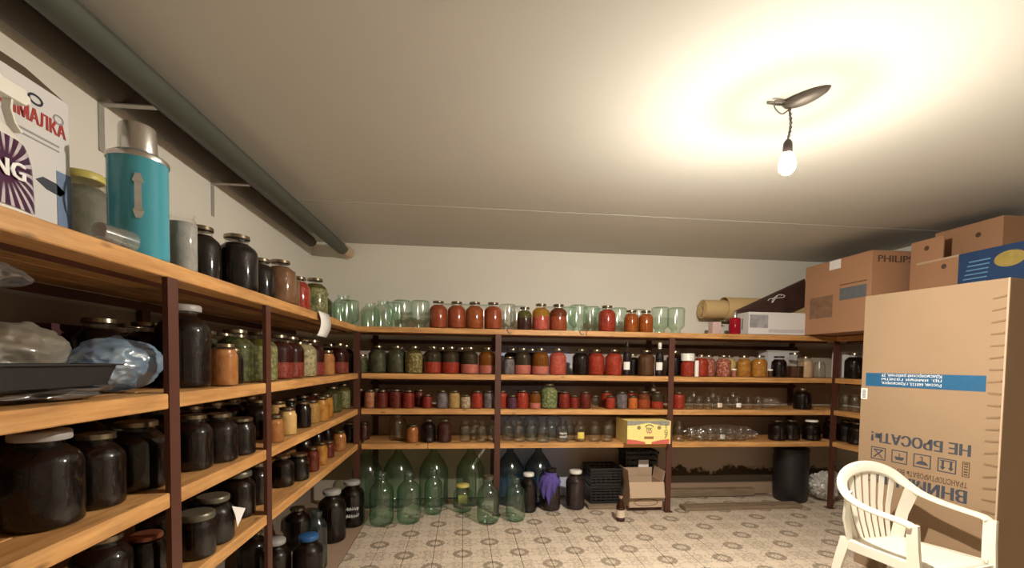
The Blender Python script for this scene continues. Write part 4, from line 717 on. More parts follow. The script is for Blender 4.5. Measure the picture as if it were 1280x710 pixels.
(3.566, 4.032, 0.932, 'j1', 'empty', 'none', 1, 1, '', 'glass_jar', 'jar', 'small empty clear jar, front row leftmost, right rack, third shelf', 'jars on the right rack'),
(3.566, 3.925, 0.932, 'j1', 'empty', 'none', 1, 1, '', 'glass_jar', 'jar', 'small empty clear jar, front row second from left, right rack, third shelf', 'jars on the right rack'),
(3.564, 3.818, 0.932, 'j1', 'empty', 'none', 1, 1, '', 'glass_jar', 'jar', 'small empty clear jar, front row third from left, right rack, third shelf', 'jars on the right rack'),
(3.576, 4.095, 0.635, 'j2', 'dark', 'tin', 1, 1, '', 'preserve_jar', 'jar', 'medium jar of blackish preserve, front row leftmost, right rack, fourth shelf', 'jars on the right rack'),
(3.617, 3.956, 0.635, 'j3', 'dark', 'tin', 1, 0.85, '', 'preserve_jar', 'jar', 'large jar of blackish preserve, front row second from left, right rack, fourth shelf', 'jars on the right rack'),
(3.59, 3.8, 0.635, 'j3', 'dark', 'tin', 1, 0.85, '', 'preserve_jar', 'jar', 'large jar of blackish preserve, front row third from left, right rack, fourth shelf', 'jars on the right rack'),
(-1.051, 2.683, 0.0, 'j5', 'dark', 'grey', 0.9, 1.1, '', 'glass_jar', 'jar', 'grey-lidded big jar of blackish preserve, front row leftmost, floor under left rack', 'jars and bottles on the floor'),
(-0.89, 2.735, 0.0, 'j5', 'dark', 'blue', 0.95, 1.1, '', 'glass_jar', 'jar', 'blue-lidded big jar of blackish preserve, front row second from left, floor under left rack', 'jars and bottles on the floor'),
(-0.927, 3.008, 0.0, 'j5', 'bdark', 'none', 0.7, 1.3, '', 'glass_jar', 'jar', 'big empty dark blue jar, front row third from left, floor under left rack', 'jars and bottles on the floor'),
(-0.962, 3.476, 0.0, 'j5', 'dark', 'grey', 1.1, 1.3, '', 'glass_jar', 'jar', 'grey-lidded big jar of blackish preserve, front row fourth from left, floor under left rack', 'jars and bottles on the floor'),
(-0.892, 3.792, 0.0, 'j5', 'dark', 'grey', 1.1, 1.25, 'script', 'glass_jar', 'jar', 'grey-lidded big jar of blackish preserve, front row fifth from left, floor under left rack', 'jars and bottles on the floor'),
(-0.656, 3.794, 0.0, 'jug', 'gempty', 'none', 1, 1, '', 'glass_bottle', 'bottle', 'green glass narrow-necked bottle, front row leftmost, floor under back rack', 'jars and bottles on the floor'),
(-0.442, 3.835, 0.0, 'jug', 'gempty', 'none', 1, 0.98, '', 'glass_bottle', 'bottle', 'green glass narrow-necked bottle, front row second from left, floor under back rack', 'jars and bottles on the floor'),
(-0.254, 4.037, 0.0, 'jug', 'gempty', 'none', 0.8, 0.93, '', 'glass_bottle', 'bottle', 'green glass narrow-necked bottle, front row third from left, floor under back rack', 'jars and bottles on the floor'),
(0.004, 4.093, 0.0, 'j3', 'gempty', 'yellow', 1.05, 1.02, '', 'glass_jar', 'jar', 'yellow-lidded large empty green jar, front row fourth from left, floor under back rack', 'jars and bottles on the floor'),
(0.217, 3.787, 0.0, 'jug', 'gempty', 'none', 0.95, 0.9, 'cap', 'glass_bottle', 'bottle', 'green glass narrow-necked bottle, front row fifth from left, floor under back rack', 'jars and bottles on the floor'),
(0.451, 3.818, 0.0, 'jug', 'gempty', 'none', 0.85, 0.86, '', 'glass_bottle', 'bottle', 'green glass narrow-necked bottle, front row sixth from left, floor under back rack', 'jars and bottles on the floor'),
(0.593, 4.045, 0.0, 'j5', 'dark', 'white', 0.85, 1.2, '', 'glass_jar', 'jar', 'white-lidded big jar of blackish preserve, front row seventh from left, floor under back rack', 'jars and bottles on the floor'),
(0.806, 4.086, 0.0, 'j5', 'dkpurple', 'blk', 0.98, 1.3, '', 'glass_jar', 'jar', 'black-lidded big jar of purple juice, front row eighth from left, floor under back rack', 'jars and bottles on the floor'),
(1.039, 4.102, 0.0, 'j5', 'dkpurple', 'white', 0.98, 1.22, '', 'glass_jar', 'jar', 'white-lidded big jar of purple juice, front row ninth from left, floor under back rack', 'jars and bottles on the floor'),
(-1.266, 2.904, 0.0, 'j5', 'dark', 'tin', 1, 1, '', 'glass_jar', 'jar', 'big jar of blackish preserve, rear row leftmost, floor under left rack', 'jars and bottles on the floor'),
(-1.165, 3.354, 0.0, 'j5', 'dark', 'tin', 1, 1, '', 'glass_jar', 'jar', 'big jar of blackish preserve, rear row second from left, floor under left rack', 'jars and bottles on the floor'),
(-0.876, 4.301, 0.0, 'car', 'gdark', 'none', 1, 1, '', 'carboy', 'bottle', 'dark green glass carboy, rear row third from left, floor under left rack', 'jars and bottles on the floor'),
(-0.594, 4.301, 0.0, 'car', 'gdark', 'none', 1, 1, '', 'carboy', 'bottle', 'dark green glass carboy, rear row leftmost, floor under back rack', 'jars and bottles on the floor'),
(-0.268, 4.301, 0.0, 'car', 'gdark', 'none', 1, 1, '', 'carboy', 'bottle', 'dark green glass carboy, rear row second from left, floor under back rack', 'jars and bottles on the floor'),
(0.075, 4.301, 0.0, 'car', 'gdark', 'none', 1, 1, '', 'carboy', 'bottle', 'dark green glass carboy, rear row third from left, floor under back rack', 'jars and bottles on the floor'),
(0.449, 4.301, 0.0, 'car', 'bdark', 'none', 1, 1, '', 'carboy', 'bottle', 'dark blue glass carboy, rear row fourth from left, floor under back rack', 'jars and bottles on the floor'),
(0.722, 4.301, 0.0, 'car', 'bdark', 'none', 1, 1, '', 'carboy', 'bottle', 'dark blue glass carboy, rear row fifth from left, floor under back rack', 'jars and bottles on the floor'),
]

for (x, y, z, t, c, lid, sw, sh, note, nm, cat, lab, grp) in JARS:
    gm = GM.get(c); emp = gm is not None
    if t == 'jug': gm = 'bottle_green'
    if c == 'white':
        root = place(nm, jmesh(t, 'glass'), M['white_plastic'])
    else:
        root = place(nm, jmesh(t, 'glass'), GL[gm or 'shell'])
    root.location = (x, y, z); root.scale = (sw, sw, sh); root.rotation_euler.z = 0 if (note or 'lab' in c or c == 'scrib' or t == 'bot') else random.uniform(0, 6.28)
    if t == 'bot': root.rotation_euler.z = -math.atan2(x, y)*.9
    if note == 'script': root.rotation_euler.z = .15
    tag(root, lab, cat, grp)
    if not emp and c != 'white':
        if c in LAYER:
            lo, br, s = LAYER[c]
            place('contents', jmesh(t, 'contents', s), foodmat(lo), root)
            if br: place('brine', jmesh(t, 'brine', s), LQ[br], root)
        else: place('contents', jmesh(t, 'contents'), foodmat(c), root)
    if lid in LIDM and lid != 'none':
        wh = 'talllid' if lid == 'whitetall' else 'flatlid' if lid in ('grey', 'white', 'yellow', 'dull', 'blue', 'steel') and t != 'tall' else 'stopper' if (t == 'j5' and lid == 'blk') else 'lid'
        place('lid', jmesh(t, wh), M[LIDM[lid]], root)
    if t == 'bot':
        place('cap', jmesh(t, 'cork'), M['white_plastic' if lid == 'capw' else 'black_plastic'], root); place('paper_label', jmesh(t, 'label'), M['paper'], root)
        if lid == 'capw': place('neck_ring', jmesh(t, 'neck_ring'), M['white_plastic'], root)
    if c in ('lab', 'labw', 'ylab'): place('paper_label', jmesh(t, 'label'), M['yellow_paper' if c == 'ylab' else 'cream_paper' if c == 'lab' else 'paper'], root)
    if c == 'scrib' or note == 'script': place('handwriting', jmesh(t, 'scribble'), M['ink_white'], root)
    if note == 'cap': place('cap', jmesh(t, 'stopper'), M['dull_lid'], root)
    if c == 'gempty' and lid == 'yellow': place('paper_label', jmesh(t, 'label'), M['yellow_paper'], root)

# ------------------------------------------------------------------ hanging bulb
bx, by_, bz = BULB
lamp = thing('hanging_bulb', 'bare glowing bulb on twisted wire under the ceiling canopy', 'lamp', (bx, by_, bz))
mb_, nt, out = newmat('bulb_glow'); em = node(nt, 'ShaderNodeEmission', Color=c4(BULB_COLOR), Strength=BULB_STRENGTH); nt.links.new(em.outputs[0], out.inputs[0]); M['glow'] = mb_
mb2, nt, out = newmat('collar_fill_glow'); em = node(nt, 'ShaderNodeEmission', Color=c4(BULB_COLOR), Strength=BULB_STRENGTH*.026); nt.links.new(em.outputs[0], out.inputs[0]); M['glow_dim'] = mb2  # weak emission added to fill the shadow above the bulb
part('bulb', MB().lathe([(0, -.045), (.014, -.042), (.025, -.03), (.0298, -.021)], 16), M['glow'], lamp, True)
part('shade_collar', MB().lathe([(.0298, -.0205), (.0318, -.020), (.032, -.002), (.026, .024), (.018, .040), (.016, .043)], 16), M['glow_dim'], lamp, True)  # added shield round the bulb cuts ceiling light; its faint glow fills the shadow
part('socket', MB().lathe([(.0165, .040), (.0185, .044), (.0185, .068), (.017, .085), (.010, .096), (.004, .1)], 16), M['socket'], lamp, True)
cz = H - bz
pts1, pts2 = [], []
for i in range(30):
    u = i/29; zz = .098 + u*(cz-.13); xx = .010*math.sin(u*3) ; k = .0035
    pts1.append((xx + k*math.cos(u*22), k*math.sin(u*22), zz)); pts2.append((xx - k*math.cos(u*22), -k*math.sin(u*22), zz))
part('cable', MB().tube(pts1, .0028, 6).tube(pts2, .0028, 6), M['cable'], lamp, True)
loop = [(.0, 0, cz-.035), (-.03, 0, cz-.055), (-.062, -.005, cz-.042), (-.075, -.01, cz-.022), (-.068, -.012, cz-.010), (-.04, -.01, cz-.008), (-.005, -.005, cz-.012)]
loop2 = [(-.012, .0, cz-.018), (-.05, .01, cz-.014), (-.085, .012, cz-.010), (-.078, .02, cz-.006), (-.03, .012, cz-.008), (.01, .0, cz-.012)]
def spline(p, n=6):
    P = [Vector(q) for q in p]; out = []
    for i in range(len(P)-1):
        a, b, c, d = P[max(i-1, 0)], P[i], P[i+1], P[min(i+2, len(P)-1)]
        for k in range(n):
            t = k/n; out.append(.5*((2*b)+(c-a)*t+(2*a-5*b+4*c-d)*t*t+(3*b-a-3*c+d)*t**3))
    out.append(P[-1]); return out
part('wire_loop', MB().tube(spline(loop), .003, 6), M['cable'], lamp, True); part('wire_loop', MB().tube(spline(loop2), .003, 6), M['cable'], lamp, True)
Mc = Matrix.Translation((.036, -.05, cz-.020)) @ Matrix.Rotation(math.radians(-54), 4, 'Z') @ Matrix.Rotation(math.radians(-5), 4, 'Y') @ Matrix.Diagonal((1, .42, 1, 1))
part('canopy', MB().lathe([(0, -.012), (.05, -.009), (.078, .001), (.088, .014), (.086, .018), (0, .018)], 28, Mc, cap=False), plain('canopy_metal', (.13, .11, .09), .5, .3), lamp, True)

# ------------------------------------------------------------------ rolls on wall brackets
def bracket(x, y, z, dirx, diry, label, arm=.2, leg=.18):
    t = thing('wall_bracket', label, 'bracket', (x, y, z)); d = Vector((dirx, diry, 0)); s = Vector((-diry, dirx, 0))*.014
    def bar(a, b, nrm):
        a, b = Vector(a), Vector(b); n = Vector(nrm)*.004; vs = [a+s, a-s, b-s, b+s, a+s+n, a-s+n, b-s+n, b+s+n]
        return MB().add(vs, [(0,1,2,3),(4,5,6,7),(0,1,5,4),(1,2,6,5),(2,3,7,6),(3,0,4,7)])
    part('arm', bar((0, 0, 0), d*arm, (0, 0, 1)), M['grey_steel'], t); part('wall_leg', bar((0, 0, 0), (0, 0, -leg), d), M['grey_steel'], t); return t
for y, lb in ((1.98, 'grey steel angle bracket on the left wall above the turquoise flask'), (2.775, 'grey angle bracket on the left wall, farther one, above the brown jars')):
    bracket(XL+.001, y, 2.318, 1, 0, lb)
bracket(2.56, YB-.001, 1.775, 0, -1, 'small steel bracket on back wall under the brown paper roll', .22, .1)
def spiral(r0, r1, turns, th, L, M_):
    n = int(turns*22); vs = []; fs = []
    for i in range(n+1):
        a = 2*PI*turns*i/n; r = r0+(r1-r0)*i/n
        for rr in (r, r-th):
            for zz in (0, L): vs.append(M_ @ Vector((rr*math.cos(a), rr*math.sin(a), zz)))
    for i in range(n):
        o = 4*i; fs += [(o, o+4, o+5, o+1), (o+2, o+3, o+7, o+6), (o, o+2, o+6, o+4), (o+1, o+5, o+7, o+3)]
    fs += [(0, 1, 3, 2), (4*n, 4*n+2, 4*n+3, 4*n+1)]
    return MB().add(vs, fs)
M['lino_green'] = plain('lino_green', (.065, .072, .055), .6, var=.15, sc=6); M['lino_brown'] = plain('lino_brown', (.065, .05, .035), .7, var=.15, sc=6)
M['lino_back'] = plain('lino_back', (.58, .42, .30), .8); M['kraft'] = plain('kraft', (.62, .44, .21), .6, var=.15, sc=5)
def axis_m(a, b):
    a, b = Vector(a), Vector(b); return Matrix.Translation(a) @ (b-a).to_track_quat('Z', 'Y').to_matrix().to_4x4(), (b-a).length
Mx, L_ = axis_m((-1.10, 4.30, 2.345), (-1.236, .0, 2.379))
r_ = tag(part('linoleum_roll', spiral(.02, .058, 3, .007, L_, Mx), M['lino_green'], sm=True), 'long grey-green rolled flooring under the ceiling, front of the pair', 'roll')
Mi, Li = axis_m((-1.075, 4.455, 2.335), (-1.10, 4.26, 2.345))
part('inner_roll', spiral(.010, .054, 3.2, .008, Li, Mi), M['lino_back'], r_, True)
Mx2, L2 = axis_m((-1.335, 4.2, 2.372), (-1.352, .0, 2.372))
tag(part('linoleum_roll', spiral(.02, .05, 3, .007, L2, Mx2), M['lino_brown'], sm=True), 'long brown rolled flooring under the ceiling against the left wall', 'roll')
rk = thing('paper_roll', 'thick roll of yellow-brown kraft paper lying along the back wall', 'roll', (0, 0, 0))
Mx3, L3 = axis_m((2.35, 4.345, 1.90), (3.45, 4.36, 1.90)); part('inner_roll', spiral(.03, .100, 4, .01, L3, Mx3), M['kraft'], rk, True)
Mx4, L4 = axis_m((2.57, 4.347, 1.905), (3.45, 4.36, 1.905)); part('outer_sheet', spiral(.112, .120, 1.1, .004, L4, Mx4), M['kraft'], rk, True)

# ------------------------------------------------------------------ boxes
def hollow(mb, X, Y, Zz, t=.006):
    mb.box((0, 0, 0), (X, Y, t)); mb.box((0, 0, 0), (X, t, Zz)); mb.box((0, Y-t, 0), (X, Y, Zz)); mb.box((0, t, 0), (t, Y-t, Zz)); mb.box((X-t, t, 0), (X, Y-t, Zz)); return mb
def frame2d(mb, x0, z0, x1, z1, w, d=.0007):
    for (a, b, c, e) in ((x0, z0, x1, z0+w), (x0, z1-w, x1, z1), (x0, z0+w, x0+w, z1-w), (x1-w, z0+w, x1, z1-w)): mb.box((a, -d, b), (c, 0, e))
    return mb
def poly2d(mb, pts, d=.0007):
    n = len(pts); vs = [(x, 0, z) for x, z in pts] + [(x, -d, z) for x, z in pts]
    return mb.add(vs, [tuple(range(n)), tuple(range(2*n-1, n-1, -1))] + [(i, (i+1) % n, n+(i+1) % n, n+i) for i in range(n)])

fb = thing('fridge_carton', 'tall brown cardboard appliance box with upside-down print and blue stripe', 'box', (2.69, 2.838, 0), math.atan2(-.727, .136))
part('body', MB().box((0, 0, 0), (.74, .50, 1.818)), M['carton'], fb, bev=.004)
part('blue_stripe', MB().box((.03, -.0012, 1.216), (.662, .001, 1.303)), M['stripe_blue'], fb)
for k, (s, wd) in enumerate((('Россия, 660123, г.Красноярск,', .33), ('пр. имени газеты', .33), ('Красноярский рабочий, 29', .33))):
    text('stripe_text', s, .026, M['ink_white'], fb, (.46, -.0016, 1.235+.0255*k+.012), flip=True, width=wd)
text('printed_text', 'НЕ БРОСАТЬ!', .09, M['ink_dark'], fb, (.61, -.0008, .915), flip=True, width=.527, bold=.0035)
text('printed_text', 'ВНИМАНИЕ', .10, M['ink_dark'], fb, (.603, -.0008, .656), flip=True, width=.525, bold=.004)
text('printed_text', 'ТРАНСПОРТИРОВАТЬ ВЕРТИКАЛЬНО', .045, M['ink_brown'], fb, (.605, -.0008, .703), flip=True, width=.522)
def symbol(x0, x1, z0, z1, kind):
    s = MB(); frame2d(s, x0, z0, x1, z1, .006); cx, cz_ = (x0+x1)/2, (z0+z1)/2; w_ = (x1-x0)/2
    if kind == 0:      # crossed hooks
        for sg in (1, -1): s.tube([(cx-sg*w_*.6, -.0005, cz_-w_*.6), (cx+sg*w_*.6, -.0005, cz_+w_*.55)], .0035, 4)
        poly2d(s, [(cx-.03, z1-.022), (cx+.03, z1-.022), (cx+.03, z1-.014), (cx-.03, z1-.014)])
    elif kind == 1:    # glass, upside down: bowl at the bottom of the frame
        poly2d(s, [(cx-.03, cz_+.0), (cx-.018, cz_-.02), (cx+.018, cz_-.02), (cx+.03, cz_+.0)]); s.box((cx-.003, -.0007, cz_), (cx+.003, 0, cz_+.022))
    elif kind == 2:    # umbrella, upside down
        poly2d(s, [(cx-.034, cz_-.022), (cx+.034, cz_-.022), (cx+.02, cz_-.004), (cx, cz_+.002), (cx-.02, cz_-.004)]); s.box((cx-.003, -.0007, cz_), (cx+.003, 0, cz_+.026)); s.box((cx-.012, -.0007, cz_+.02), (cx, 0, cz_+.026))
    else:              # two arrows and a bar
        for q in (-.02, .02):
            s.box((cx+q-.006, -.0007, cz_-.012), (cx+q+.006, 0, cz_+.024)); poly2d(s, [(cx+q-.014, cz_-.01), (cx+q, cz_-.028), (cx+q+.014, cz_-.01)])
        s.box((cx-.034, -.0007, cz_+.024), (cx+.034, 0, cz_+.03))
    part('handling_symbol', s, M['ink_dark'], fb)
for k, (a, b) in enumerate(((.084, .175), (.21, .301), (.334, .427), (.46, .551))): symbol(a, b, .736, .818, k)
vt = MB(); frame2d(vt, .578, .732, .612, .818, .004)
for k in range(5): vt.box((.586, -.0007, .742+k*.015), (.604, 0, .75+k*.015))
part('small_print', vt, M['ink_brown'], fb)
part('barcode_label', MB().box((.002, -.0012, 1.126), (.044, 0, 1.199)), M['paper'], fb)
bb = MB()
for k in range(7): bb.box((.012, -.0018, 1.135+k*.008), (.034, -.001, 1.139+k*.008))
part('barcode', bb, M['ink_dark'], fb)
cs = MB()
for k in range(20): cs.box((.672, -.004, .5+k*.064), (.728, 0, .509+k*.064), Matrix.Translation((.7, 0, .5+k*.064)) @ Matrix.Rotation(random.uniform(-.25, .1), 4, 'Y') @ Matrix.Translation((-.7, 0, -.5-k*.064)))
part('edge_crimps', cs, carton('crimp_shade', (.255, .165, .095)), fb)
part('corner_strip', MB().box((.731, -.003, 0), (.739, .0, 1.818)), M['carton_light'], fb)

def ncarton(label, loc, rz, size, m, name='carton', bev=.004):
    t = thing(name, label, 'box', loc, rz); part('body', MB().box((0, 0, 0), size), m, t, bev=bev); return t
# local x along the lit long side, local y into the box
ph = ncarton('large brown carton with PHILIPS lettering on right rack corner', (3.16, 3.985, 1.631), -PI/2, (.70, .52, .62), M['carton_brown'])
text('printed_text', 'PHILIPS', .075, M['ink_brown'], ph, (.7008, .05, .535), (PI/2, 0, PI/2), width=.3, bold=.002)
part('picture_print', MB().box((.07, -.0012, .14), (.33, .001, .33)), plain('print_brown', (.22, .12, .07), .8, var=.5, sc=30), ph)
part('blue_label', MB().box((.40, -.0012, .27), (.66, .001, .37)), plain('print_blue', (.12, .13, .14), .7, var=.2), ph)
part('print_line', MB().box((.40, -.0012, .395), (.66, .001, .402)), M['ink_brown'], ph)
part('tape', MB().box((.28, -.0012, .545), (.40, .001, .622)).box((.28, 0, .6198), (.40, .5, .6215)), M['paper'], ph)
part('flap', MB().box((0, .0, .620), (.70, .255, .624)), M['carton_brown'], ph); part('flap', MB().box((0, .262, .620), (.70, .52, .624)), M['carton_brown'], ph)
# banana cartons further forward on the right rack
bn = thing('fruit_carton', 'brown cardboard fruit carton with hand holes, behind the tall box', 'box', (3.42, 3.218, 1.631), -PI/2)
part('body', hollow(MB(), .37, .50, .50, .008), M['carton_brown'], bn)
part('flap', MB().box((0, 0, .501), (.24, .008, .665)), M['carton_brown'], bn); part('paper_liner', MB().box((.05, -.003, .488), (.36, .0, .502)), M['carton_light'], bn)
for (x, z, r) in ((.12, .60, .018), (.25, .44, .018)):
    part('hand_hole', MB().lathe([(r, -.001), (r, .001)], 14, Matrix.Translation((x, -.0005, z)) @ Matrix.Rotation(PI/2, 4, 'X')), M['ink_brown'], bn)
bl = ncarton('blue printed carton on the right rack above the tall box', (3.37, 2.83, 1.631), -PI/2, (.62, .5, .49), M['carton_blue'])
for k in range(7): part('light_streak', MB().box((.02+.008*k, -.0012, .25+.028*k), (.17+.004*k, .001, .258+.028*k)), plain('streak_%d' % k, (.12, .28, .45), .6), bl)
n_ = 22
part('yellow_oval', poly2d(MB(), [(.30+.085*math.cos(2*PI*k/n_), .40+.05*math.sin(2*PI*k/n_)) for k in range(n_)], .0012), plain('print_yellow', (.38, .28, .07), .6, var=.3), bl)
part('white_oval', poly2d(MB(), [(.47+.045*math.cos(2*PI*k/n_), .38+.07*math.sin(2*PI*k/n_)) for k in range(n_)], .0012), plain('print_white', (.42, .44, .36), .6, var=.2), bl)
dk = thing('fruit_carton', 'dim brown carton lying at the back above the blue carton', 'box', (3.40, 3.15, 2.13), -PI/2)
dk.location = (3.60, 3.2, 2.134); part('body', hollow(MB(), .45, .3, .24, .008), M['carton_brown'], dk)
part('hand_hole', MB().lathe([(.018, -.001), (.018, .001)], 14, Matrix.Translation((.3, -.0005, .15)) @ Matrix.Rotation(PI/2, 4, 'X')), M['ink_brown'], dk)

mg = ncarton('flat white printed carton on top shelf beside the red bottle', (2.60, 3.965, 1.629), 0, (.56, .22, .205), M['carton_white'], 'white_carton')
part('grey_picture', MB().box((.01, -.0012, .06), (.19, .001, .18)), plain('print_grey', (.33, .32, .34), .5, var=.6, sc=14), mg)
part('print_band', MB().box((.2, -.0012, .02), (.55, .001, .05)), plain('print_band', (.5, .48, .5), .5, var=.1), mg)
sp_ = MB()
for k in range(4): sp_.box((-.0012, .09+.03*k, .05), (.001, .102+.03*k, .15))
part('side_print', sp_, M['ink_dark'], mg)
PM = Matrix.Translation((2.615, 4.200, 1.868)) @ Matrix.Rotation(math.radians(-25), 4, 'Y')
alb = tag(part('picture_panel', MB().box((0, 0, -.245), (.78, .012, 0), PM), plain('dark_print', (.06, .03, .025), .35, var=.7, sc=12)), 'dark glossy picture panel leaning on the flat white carton', 'picture')
part('panel_edge', MB().box((0, -.002, -.012), (.78, .014, .003), PM), M['ink_brown'], alb)
sw_ = [PM @ Vector((.44+.05*math.cos(a)*(1+.1*a), -.003, -.055+.022*math.sin(a*1.6))) for a in [k*.45 for k in range(22)]]
part('white_squiggle', MB().tube(sw_, .004, 5), M['paper'], alb, True)
rb_ = thing('red_bottle', 'squat red bottle with silver cap on the top shelf', 'bottle', (2.487, 4.0, 1.627))
part('body', MB().lathe([(0, .001), (.048, 0), (.05, .008), (.05, .135), (.045, .148), (.02, .152), (.016, .156)], 22), food('red_glass', (.30, .01, .02), (.22, .005, .015), 20, False, .12), rb_, True)
part('cap', MB().lathe([(.017, .154), (.017, .21), (.013, .215), (0, .215)], 16), M['steel'], rb_, True)
pk = ncarton('small pale pink carton behind the squat red bottle', (2.335, 4.11, 1.629), 0, (.085, .08, .12), plain('pale_pink', (.62, .45, .42), .7, var=.15, sc=40), 'small_carton', .002)

jc = thing('juice_carton', 'yellow and red printed fruit carton overhanging the fourth shelf', 'box', (1.432, 3.855, .6365))
part('body', MB().box((0, 0, 0), (.397, .30, .205)), plain('print_lemon', (.86, .73, .27), .55, var=.06), jc, bev=.003)
part('top_band', poly2d(MB(), [(0, .165), (.06, .165), (.19, .188), (.31, .165), (.385, .165), (.385, .205), (0, .205)], .0012), plain('print_dull', (.28, .27, .24), .5, var=.5, sc=40), jc)
part('red_band', poly2d(MB(), [(0, 0), (.165, 0), (.165, .018), (.08, .035), (0, .044)], .0012), plain('print_red', (.62, .13, .10), .6), jc)
part('red_band', poly2d(MB(), [(.225, 0), (.385, 0), (.385, .044), (.30, .035), (.225, .018)], .0012), plain('print_red2', (.62, .13, .10), .6), jc)
part('hand_slot', MB().box((.155, -.0014, .045), (.24, .001, .068)), plain('slot_brown', (.33, .16, .07), .8), jc)
for x in (.105, .29): part('vent_hole', MB().lathe([(.017, -.001), (.017, .001)], 14, Matrix.Translation((x, -.0006, .145)) @ Matrix.Rotation(PI/2, 4, 'X')), plain('hole_%d' % int(x*1000), (.25, .2, .08), .8), jc)
text('emblem_text', 'TOC', .04, M['ink_dark'], jc, (.17, -.0014, .118), width=.055, bold=.001)
part('emblem_arch', MB().tube([(.2+.035*math.cos(a), -.001, .15+.02*math.sin(a)) for a in [PI*k/10 for k in range(11)]], .004, 5), M['ink_dark'], jc, True)
part('emblem_bar', poly2d(MB(), [(.17, .112), (.178, .1), (.195, .094), (.21, .094), (.222, .1), (.23, .112)], .0012), plain('print_rose', (.62, .34, .2), .6), jc)
for k, ch in enumerate('TG7'): text('side_letter', ch, .05, M['ink_dark'], jc, (.338, -.0014, .135-.042*k), width=.03)

ob = thing('open_carton', 'open pale cardboard box with folded flaps on the floor', 'box', (1.505, 3.955, .035), 0)
part('body', hollow(MB(), .31, .24, .235, .004), M['carton_light'], ob)
part('front_flap', MB().box((-.01, -.004, -.14), (.315, 0, 0), Matrix.Translation((0, -.003, .237)) @ Matrix.Rotation(math.radians(-17), 4, 'X')), M['carton_light'], ob)
part('rear_flap', MB().box((.01, 0, 0), (.30, .004, .085), Matrix.Translation((0, .232, .235)) @ Matrix.Rotation(math.radians(6), 4, 'X')), M['carton_light'], ob)
part('side_flap', MB().box((-.004, 0, 0), (0, .23, .11), Matrix.Translation((0, .004, .235)) @ Matrix.Rotation(math.radians(-8), 4, 'Y')), M['carton_light'], ob)
part('side_flap', MB().box((0, 0, 0), (.004, .23, .10), Matrix.Translation((.31, .004, .235)) @ Matrix.Rotation(math.radians(10), 4, 'Y')), M['carton_light'], ob)
part('printed_oval', MB().tube([(.155+.11*math.cos(a), -.0008, .05+.032*math.sin(a)) for a in [2*PI*k/24 for k in range(25)]], .0025, 4), M['ink_brown'], ob)
tag(part('wooden_block', MB().box((1.50, 3.985, 0), (1.825, 4.20, .033)), M['post_paint'], bev=.003), 'dark brown board under the open cardboard box', 'board')

# white cartons at the back of the second shelf
wc = thing('white_crate', 'white perforated plastic carton at the back of second shelf', 'box', (3.02, 4.27, 1.234), .06)
part('body', MB().box((0, 0, 0), (.33, .14, .25)), M['carton_white'], wc, bev=.004); part('rim', MB().box((-.02, -.012, .25), (.34, .15, .262)), M['white_plastic'], wc, bev=.003)
w2 = ncarton('plain white carton on right rack beside dark jar', (3.70, 4.26, 1.234), -1.1, (.20, .16, .26), M['carton_white'], 'white_carton')

# ------------------------------------------------------------------ crates, timber, barrel
def crate(label, loc, rz, X, Y, Hh, rows=5):
    t = thing('plastic_crate', label, 'crate', loc, rz)
    part('base', MB().box((0, 0, 0), (X, Y, .008)), M['black_plastic'], t)
    for (sx, sy, ex, ey) in ((0, 0, X, .006), (0, Y-.006, X, Y), (0, .006, .006, Y-.006), (X-.006, .006, X, Y-.006)):
        mb = MB(); n = rows
        for k in range(n):
            z0 = .008 + k*(Hh-.03)/n; mb.box((sx, sy, z0), (ex, ey, z0+(Hh-.03)/n*.62))
        L = max(ex-sx, ey-sy); m_ = int(L/.045)
        for k in range(m_+1):
            q = k*(L-.01)/m_
            if ex-sx > ey-sy: mb.box((sx+q, sy+.001, .008), (sx+q+.01, ey-.001, Hh-.02))
            else: mb.box((sx+.001, sy+q, .008), (ex-.001, sy+q+.01, Hh-.02))
        part('lattice_side', mb, M['black_plastic'], t)
    rim = MB(); r = .009
    rim.box((-r, -r, Hh-.022), (X+r, 0.006, Hh)); rim.box((-r, Y-.006, Hh-.022), (X+r, Y+r, Hh)); rim.box((-r, .006, Hh-.022), (.006, Y-.006, Hh)); rim.box((X-.006, .006, Hh-.022), (X+r, Y-.006, Hh))
    part('rim', rim, M['black_plastic'], t); return t
crate('black lattice crate, lower of the stack beside the purple-juice bottles', (1.185, 4.10, .037), 0, .29, .28, .165)
crate('black lattice crate, upper of the stack beside the purple-juice bottles', (1.185, 4.10, .203), 0, .29, .28, .165)
c3 = crate('tall black crate with white tag standing behind the open cardboard box', (1.56, 4.215, .0), 0, .32, .20, .50, 9)
part('white_tag', MB().box((.12, -.012, .33), (.22, -.009, .42)), M['paper'], c3)
tag(part('plank', MB().box((0, 0, 0), (.36, .36, .034), Matrix.Translation((1.15, 4.04, 0)) @ Matrix.Rotation(0, 4, 'Z')), M['old_wood'], bev=.003), 'grey wooden board on the floor under the black crates', 'board')
tag(part('plank', MB().box((0, 0, 0), (1.17, .125, .034), Matrix.Translation((2.03, 3.935, 0)) @ Matrix.Rotation(.012, 4, 'Z')), M['old_wood'], bev=.003), 'loose grey plank lying on the floor tiles in front', 'plank')
tag(part('plank', MB().box((0, 0, 0), (1.05, .07, .075), Matrix.Translation((1.95, 4.375, 0))), M['old_wood'], bev=.003), 'weathered timber lying along the foot of the back wall', 'plank')
br_ = thing('barrel', 'black plastic barrel standing on the floor in right corner', 'barrel', (3.275, 4.23, 0))
part('body', MB().lathe([(0, .001), (.138, 0), (.148, .02), (.156, .2), (.157, .42), (.152, .48), (.155, .495), (.155, .51), (.148, .515), (.14, .51)], 30), M['black_plastic'], br_, True)
